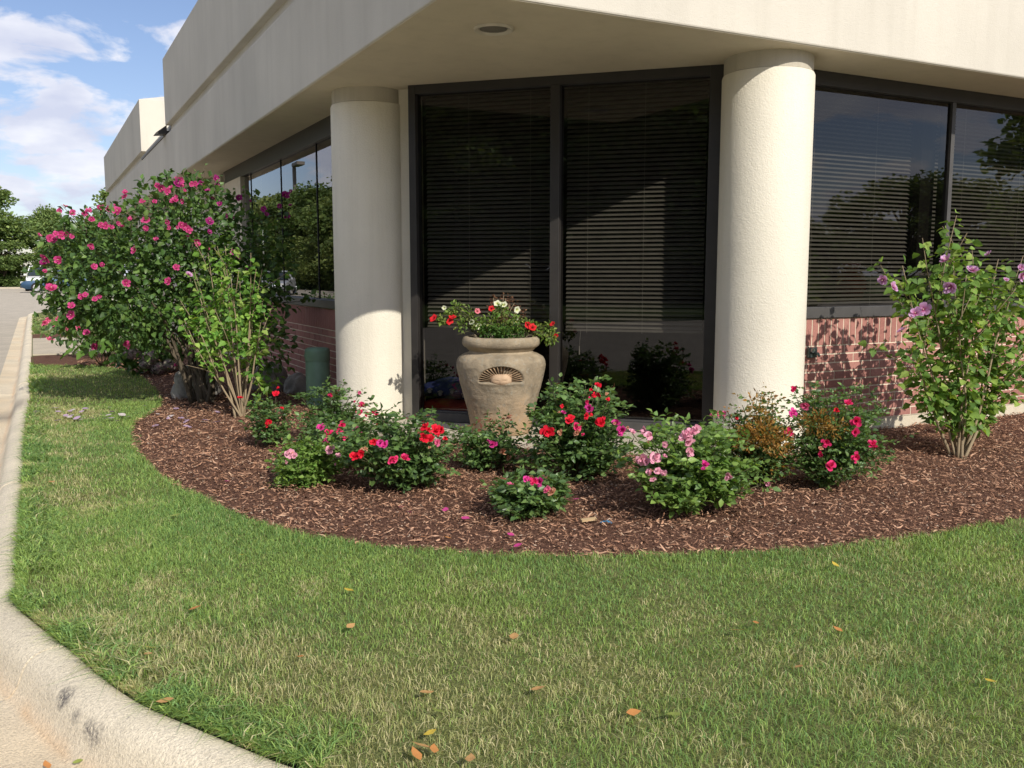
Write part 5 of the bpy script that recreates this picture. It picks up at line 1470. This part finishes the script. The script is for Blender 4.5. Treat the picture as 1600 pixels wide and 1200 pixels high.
# ================================================================== vehicles far off
def car(label, paint, loc, rz, suv=False, name='parked_car'):
    t = empty(name, loc, label, 'car', 'cars in the far parking lot', rz)
    Lh = 2.35; z0 = 0.22
    hood, belt, roof = (0.98, 1.08, 1.78) if suv else (0.80, 0.92, 1.44)
    # stations along the body: x, half width, belt height
    st = [(-2.35, 0.62, 0.52), (-2.28, 0.78, 0.66), (-2.0, 0.86, hood - .06), (-1.3, 0.89, hood), (-0.75, 0.90, belt), (0.4, 0.90, belt + .02), (1.35, 0.90, belt + .04), (1.9, 0.87, belt + (.0 if suv else -.0)), (2.25, 0.80, belt - .06), (2.34, 0.66, 0.62)]
    bf = Buf(); V = []; n = 8
    for x, w, h in st:
        low = z0 + (0.10 if abs(x) > 2.2 else 0)
        V += [(x, -w * .86, low), (x, -w, low + .16), (x, -w, (low + h) / 2 + .05), (x, -w * .93, h), (x, w * .93, h), (x, w, (low + h) / 2 + .05), (x, w, low + .16), (x, w * .86, low)]
    F = []
    for i in range(len(st) - 1):
        for k in range(n): F.append((i * n + k, i * n + (k + 1) % n, (i + 1) * n + (k + 1) % n, (i + 1) * n + k))
    F.append(tuple(range(n))); F.append(tuple((len(st) - 1) * n + k for k in range(n))[::-1])
    bf.add(V, F); me = bf.mesh('body', paint)
    bm = bmesh.new(); bm.from_mesh(me); bmesh.ops.recalc_face_normals(bm, faces=bm.faces); bm.to_mesh(me); bm.free()
    body = link('body', me, t); auto_smooth(body, 35)
    # cabin: glass house with pillars, then roof
    gl = plain('car_glass', (0.03, 0.04, 0.045), .08, .6)
    if suv: A = [(-1.0, .80, belt), (2.18, .80, belt), (2.05, .66, roof - .06), (-0.35, .66, roof - .06)]
    else: A = [(-1.05, .80, belt - .01), (1.75, .80, belt + .02), (0.95, .62, roof - .06), (-0.25, .62, roof - .06)]
    bf = Buf(); V = [(x, -w, z) for x, w, z in A] + [(x, w, z) for x, w, z in A]
    bf.add(V, [(0, 1, 2, 3), (7, 6, 5, 4), (0, 3, 7, 4), (1, 5, 6, 2), (3, 2, 6, 7), (0, 4, 5, 1)])
    link('windows', bf.mesh('windows', gl), t)
    bf = Buf(); x0, x1 = A[3][0] - .04, A[2][0] + .05
    V = [(x0, -.63, roof - .07), (x1, -.63, roof - .07), (x1 - .1, -.5, roof), (x0 + .12, -.5, roof)]; V += [(x, -y, z) for x, y, z in V]
    bf.add(V, [(0, 1, 2, 3), (7, 6, 5, 4), (3, 2, 6, 7), (0, 3, 7, 4), (1, 5, 6, 2), (0, 4, 5, 1)])
    o = link('roof', bf.mesh('roof', paint), t); bevel(o, .03)
    for s in (-1, 1):
        bf = Buf()
        for (xa, za, xb, zb) in ((A[0][0], A[0][2], A[3][0], A[3][2]), (A[1][0], A[1][2], A[2][0], A[2][2]), (0.35, belt, 0.32, roof - .06)):
            bf.tube([(xa, s * .81, za), (xb, s * .635, zb + .02)], .035, 6)
        link('pillars', bf.mesh('pillars', paint), t)
    tyre = plain('tyre', (.02, .02, .02), .9); rim = plain('wheel_rim', (.62, .63, .65), .3, .6, .7)
    for x in (-1.42, 1.38):
        for s in (-1, 1):
            bf = Buf(); V = []
            r = .36 if suv else .325
            bf.tube([(x, s * .70, r), (x, s * .91, r)], r, 28); w = link('wheel', bf.mesh('wheel', tyre), t)
            bf = Buf(); bf.tube([(x, s * .85, r), (x, s * .918, r)], r * .66, 20)
            for k in range(5):
                a = k * 1.2566; bf.tube([(x, s * .925, r), (x + r * .6 * math.cos(a), s * .925, r + r * .6 * math.sin(a))], .035, 5)
            link('rim', bf.mesh('rim', rim), w)
    for s in (-1, 1):
        bf = Buf(); bf.box(-2.33, -2.10, s * .58 - .14, s * .58 + .14, .58, .70); o = link('headlight', bf.mesh('headlight', plain('lamp_glass', (.75, .75, .72), .1, .6)), t); bevel(o, .02)
        bf = Buf(); bf.box(2.16, 2.345, s * .60 - .14, s * .60 + .14, .66, .82); o = link('tail_light', bf.mesh('tail_light', plain('tail_glass', (.4, .02, .02), .2, .6)), t); bevel(o, .02)
        bf = Buf(); bf.box(-.85, -.68, s * .95 - .07, s * .95 + .07, belt + .0, belt + .12); o = link('mirror', bf.mesh('mirror', paint), t); bevel(o, .02)
    bf = Buf(); bf.box(-2.36, -2.2, -.7, .7, .30, .42); bf.box(2.2, 2.36, -.7, .7, .30, .42); link('bumper', bf.mesh('bumper', plain('bumper_grey', (.05, .05, .055), .6)), t)
    return t
def paint(name, c, metal=.5):
    return plain(name, c, .28, .6, metal)
zf = road_z(67)
car('dark blue sedan parked across the far lot beyond the magenta shrub', paint('blue_paint', (.035, .085, .16), .3), (1.55, 67, zf), 0)
car('white van-like car parked behind the blue sedan', paint('white_paint', (.78, .78, .76), 0), (0.45, 74, road_z(74)), 1.5, True)
car('silver hatchback across the road, mirrored in the tinted side window', paint('silver_paint', (.62, .64, .66), .3), (-7.6, 55.5, road_z(55.5)), math.pi * 0.62)

# ------------------------------------------------------------------ street lamp, mirrored in the side window
def lamp():
    t = empty('street_lamp', (-17.6, 90.0, -0.14), 'grey pole street lamp with box head, mirrored in the tinted side window', 'street lamp')
    gm = plain('lamp_metal', (.20, .17, .14), .5, .4)
    bf = Buf(); bf.lathe([(.28, 0), (.28, .55), (.26, .6)], 0, 0, 20); link('base', bf.mesh('base', M['walk']), t)
    bf = Buf(); bf.box(-.17, .17, -.17, .17, .6, 12.0); link('pole', bf.mesh('pole', gm), t)
    bf = Buf(); bf.tube([(0, .05, 11.84), (0, -.5, 11.85)], .05, 8); link('arm', bf.mesh('arm', gm), t)
    bf = Buf(); bf.box(-.35, .35, -2.6, -.3, 11.68, 12.0); o = link('lamp_head', bf.mesh('lamp_head', gm), t); bevel(o, .03)
lamp()

# ------------------------------------------------------------------ trees
TREE_PAL = [[(.127, .196, .058), (.166, .244, .070), (.216, .284, .088), (.108, .166, .055)],
            [(.196, .265, .082), (.255, .323, .097), (.304, .362, .117), (.157, .216, .069)],
            [(.097, .161, .058), (.127, .196, .069), (.166, .235, .082), (.082, .134, .055)]]
def tree_meshes(seed, pal, shape):
    """unit tree: 8 m tall; returns trunk and crown meshes"""
    rng = np.random.RandomState(seed)
    H = 8.0; tr = Buf()
    trunk = catmull([(0, 0, 0), (rng.normal(0, .08), rng.normal(0, .08), H * .2), (rng.normal(0, .15), rng.normal(0, .15), H * .5), (rng.normal(0, .2), rng.normal(0, .2), H * .85)], 5)
    tr.tube(trunk, list(np.linspace(.22, .05, len(trunk))), 9)
    clumps = []
    for k in range(34):
        a = rng.uniform(0, 6.28); hz = rng.uniform(.06 if shape in (2, 3) else .20, .97)
        prof = (math.sin(min(1, hz * 1.02) * math.pi * .92) ** .6) if shape != 1 else (1.15 - hz) ** .7
        rr = H * .33 * prof * rng.uniform(.45, 1.0)
        c = np.array([math.cos(a) * rr, math.sin(a) * rr, H * hz])
        b = trunk[min(len(trunk) - 1, int(hz * .8 * len(trunk)))]
        tr.tube([b, (b + c) / 2 + np.array([0, 0, -.1]), c], [.07, .045, .015], 6)
        clumps.append((c, rng.uniform(.75, 1.35)))
    P = []; D = []
    for c, r in clumps:
        m = int(400 * r)
        u = rng.normal(0, 1, (m, 3)); u /= np.linalg.norm(u, axis=1)[:, None]
        rad = rng.rand(m) ** .4 * (.75 + .5 * vnoise(u[:, 0] * 2 + 9, u[:, 2] * 2 + 9 + u[:, 1], .6, seed))
        P.append(c + u * rad[:, None] * np.array([r, r, r * .75])); D.append(rng.normal(0, 1, (m, 3)))
    P = np.concatenate(P); D = np.concatenate(D)
    L = rng.uniform(.14, .30, len(P))
    cr = foliage_mesh('crown', P, D, L, L * .75, pal, rng, M['tree_leaf'], .7)
    return tr.mesh('trunk', M['bark'], True), cr
TREES = [tree_meshes(201, TREE_PAL[0], 0), tree_meshes(202, TREE_PAL[1], 2), tree_meshes(203, TREE_PAL[2], 1), tree_meshes(204, TREE_PAL[0], 3)]
def tree(x, y, h, kind, label, group, rz=0.0, wide=1.0, z=-0.1):
    t = empty('tree', (x, y, z), label, 'tree', group, rz)
    s = h / 8.6
    for nme, me in zip(('trunk', 'crown'), TREES[kind]):
        o = link(nme, me, t, (0, 0, 0), (0, 0, 0), (s * wide, s * wide, s))
        if nme == 'crown': o['kind'] = 'stuff'
rt_ = random.Random(8)
# seen directly, beyond the lot
GF = 'trees beyond the far parking lot'
far_spec = [(-3.5, 92, 9.0, 3, 'broad dull green tree beyond the lot behind the parked cars', 1.35), (-7.5, 90, 8.4, 1, 'olive green tree at the lot edge beside the broad tree', 1.3), (1.6, 104, 8.3, 0, 'slim tree standing back between larger lot trees', 0.9),
            (8.2, 88, 10.2, 0, 'tall rounded tree rising beside the far end of the building', 1.2), (11.5, 92, 9.0, 2, 'dark dense tree half hidden behind the magenta shrub', 1.3)]
for x, y, h, k, lb, w in far_spec: tree(x, y, h, k, lb, GF, rt_.uniform(0, 6), w, 0.1)
for x, y, h, k, w in ((-5.6, 87.5, 4.2, 1, 1.8), (-2.2, 88.5, 4.0, 3, 1.8), (1.6, 89, 4.0, 1, 1.7), (5.0, 89, 5.0, 3, 1.5), (-9.5, 88, 5, 3, 1.6), (4.0, 97, 6.2, 1, 1.3)):
    tree(x, y, h, k, 'bushy low tree in the hedge line behind the far parked cars', GF, rt_.uniform(0, 6), w, 0.1)
# across the road, mirrored in the side window
GL = 'trees across the road mirrored in the glass'
for i in range(18):
    y = 48 + i * 4.6 + rt_.uniform(-1, 1)
    tree(-16.0 - rt_.uniform(0, 3), y, rt_.uniform(8.0, 9.6) + max(0, y - 80) * 0.04, (1, 3, 0)[i % 3], 'leafy tree of the row across the road mirrored in the side window', GL, rt_.uniform(0, 6), 1.35)
for i in range(20):
    y = 34 + i * 4.4 + rt_.uniform(-1, 1)
    tree(-15.0 - rt_.uniform(0, 1), y, rt_.uniform(3.6, 5.4), (1, 3)[i % 2], 'low leafy tree of the row across the road mirrored in the side window', GL, rt_.uniform(0, 6), 1.8)
GB = 'trees behind the viewer mirrored in the front windows'
for i in range(12):
    a = R_(205 + i * 6 + rt_.uniform(-1, 1)); d = 34 if i % 2 else 41
    tree(math.sin(a) * d, math.cos(a) * d, rt_.uniform(11.5, 14.0), (0, 2, 3)[i % 3], 'dark leafy tree across the drive mirrored in the corner window', GB, rt_.uniform(0, 6), 1.35)
for i in range(16):
    a = R_(203 + i * 5.2 + rt_.uniform(-2, 2)); d = rt_.uniform(27, 31)
    tree(math.sin(a) * d, math.cos(a) * d, rt_.uniform(4.0, 5.6), (3, 2)[i % 2], 'low dark tree across the drive mirrored in the corner window', GB, rt_.uniform(0, 6), 1.9)
for i in range(11):
    a = R_(118 + i * 4.0); d = rt_.uniform(46, 52)
    tree(7 + math.sin(a) * d, 5 + math.cos(a) * d, rt_.uniform(5.0, 7.6), (0, 3, 1)[i % 3], 'low tree of the line mirrored in the long front window', GB, rt_.uniform(0, 6), 1.5)
tree(35.0, -10.0, 10.2, 0, 'tall near tree mirrored in the long front window', GB, 1.0, 1.2)

# ------------------------------------------------------------------ fallen leaves, petals, a scrap
def small_leaf(name, c, seed, petal=False):
    rg = random.Random(seed); n = 9
    out = [(0, 0), (.15, .16), (.4, .30 if not petal else .42), (.7, .22 if not petal else .45), (1, 0 if not petal else .12)]
    pts = [(x - .5, y, .12 * abs(y) + .22 * (x - .45) ** 2 + rg.uniform(0, .03)) for x, y in out] + [(x - .5, -y * rg.uniform(.8, 1.1), .15 * abs(y) + .22 * (x - .45) ** 2) for x, y in out[-1 if petal else -2:0:-1]]
    m = len(pts); V = pts + [(0, 0, .02)]
    return make_mesh(name, V, [(i, (i + 1) % m, m) for i in range(m)], M['petal'], False, np.tile(np.array(c), (m + 1, 1)))
TAN = small_leaf('fallen_leaf', (.62, .36, .15), 1); YEL = small_leaf('fallen_leaf', (.68, .50, .08), 2); GRN = small_leaf('fallen_leaf', (.30, .36, .09), 3); ORG = small_leaf('fallen_leaf', (.60, .27, .09), 4)
rl = random.Random(12)
def drop(me, px, py, size, label, group, name='fallen_leaf', cat='leaf', z=0.036):
    p = onZ(px, py, z)
    o = link(name, me, None, tuple(p), (rl.uniform(-.35, .35), rl.uniform(-.35, .35), rl.uniform(0, 6.28)), (size * 1.3,) * 3)
    tag(o, label, cat, group)
LG = 'fallen leaves on the lawn'
for px, py in ((81, 753), (232, 1022), (803, 995), (841, 1076), (1249, 1042), (667, 1082), (548, 978), (660, 1166), (735, 1185), (1153, 985), (258, 1095)):
    drop(TAN, px, py, rl.uniform(.035, .05), 'curled tan fallen leaf lying in the mown lawn', LG)
for px, py in ((237, 1012), (545, 922), (1305, 882), (672, 1145), (377, 867), (1548, 1064)):
    drop(YEL, px, py, rl.uniform(.028, .038), 'small yellow fallen leaf lying in the mown lawn', LG)
for px, py in ((470, 1026), (1181, 973), (1309, 983), (990, 1113), (678, 1170), (650, 1178), (305, 950), (700, 840)):
    drop(ORG, px, py, rl.uniform(.03, .042), 'orange brown fallen leaf lying in the mown lawn', LG)
for px, py in ((685, 1112), (1051, 1117), (275, 805)):
    drop(GRN, px, py, rl.uniform(.04, .05), 'pale green fallen leaf lying in the mown lawn', LG)
drop(ORG, 73, 1195, .03, 'orange leaf scrap lying in the concrete gutter', None, z=-0.12); drop(GRN, 122, 1190, .025, 'green leaf scrap lying in the concrete gutter', None, z=-0.12)
PL = small_leaf('fallen_petal', (.55, .40, .56), 5, True); PM = small_leaf('fallen_petal', (.66, .08, .30), 6, True); PW = small_leaf('fallen_petal', (.70, .62, .62), 7, True)
for k in range(46):
    px = rl.gauss(118, 46) if k < 30 else rl.uniform(215, 340); py = rl.gauss(647, 7) if k < 30 else rl.uniform(632, 668)
    if px < 55: continue
    drop(PL if k % 3 else PW, px, py, rl.uniform(.035, .06), 'withered lilac petal fallen on the grass and mulch below the magenta shrub', 'petals fallen below the shrub', 'fallen_petal', 'petal')
for px, py in ((356, 752), (626, 792), (696, 796), (900, 780), (798, 835), (810, 852), (728, 810), (640, 800)):
    drop(PM, px, py, rl.uniform(.028, .04), 'bright pink rose petal fallen on the dark mulch', 'rose petals on the mulch', 'fallen_petal', 'petal', .045)
sc_ = onZ(947, 817, .04); bf = Buf(); bf.add([(-.03, -.008, 0), (.0, -.012, .01), (.03, -.004, 0), (.03, .008, .004), (0, .010, .014), (-.03, .006, .003)], [(0, 1, 4, 5), (1, 2, 3, 4)])
o = link('wrapper_scrap', bf.mesh('wrapper_scrap', plain('blue_plastic', (.06, .22, .38), .4)), None, tuple(sc_), (0, 0, -.7)); tag(o, 'small blue plastic scrap lying on the mulch', 'litter')
wf = onZ(918, 812, .045); bf = Buf(); bf.prism([(-.05, -.012), (.05, -.018), (.06, .006), (-.04, .014)], -.004, .006)
o = link('wood_chip', bf.mesh('wood_chip', plain('pale_wood', (.50, .36, .20), .9)), None, tuple(wf), (.1, .05, .2)); tag(o, 'large pale wood chip lying on the dark mulch', 'wood chip')
# grey boughs and twigs on the bed
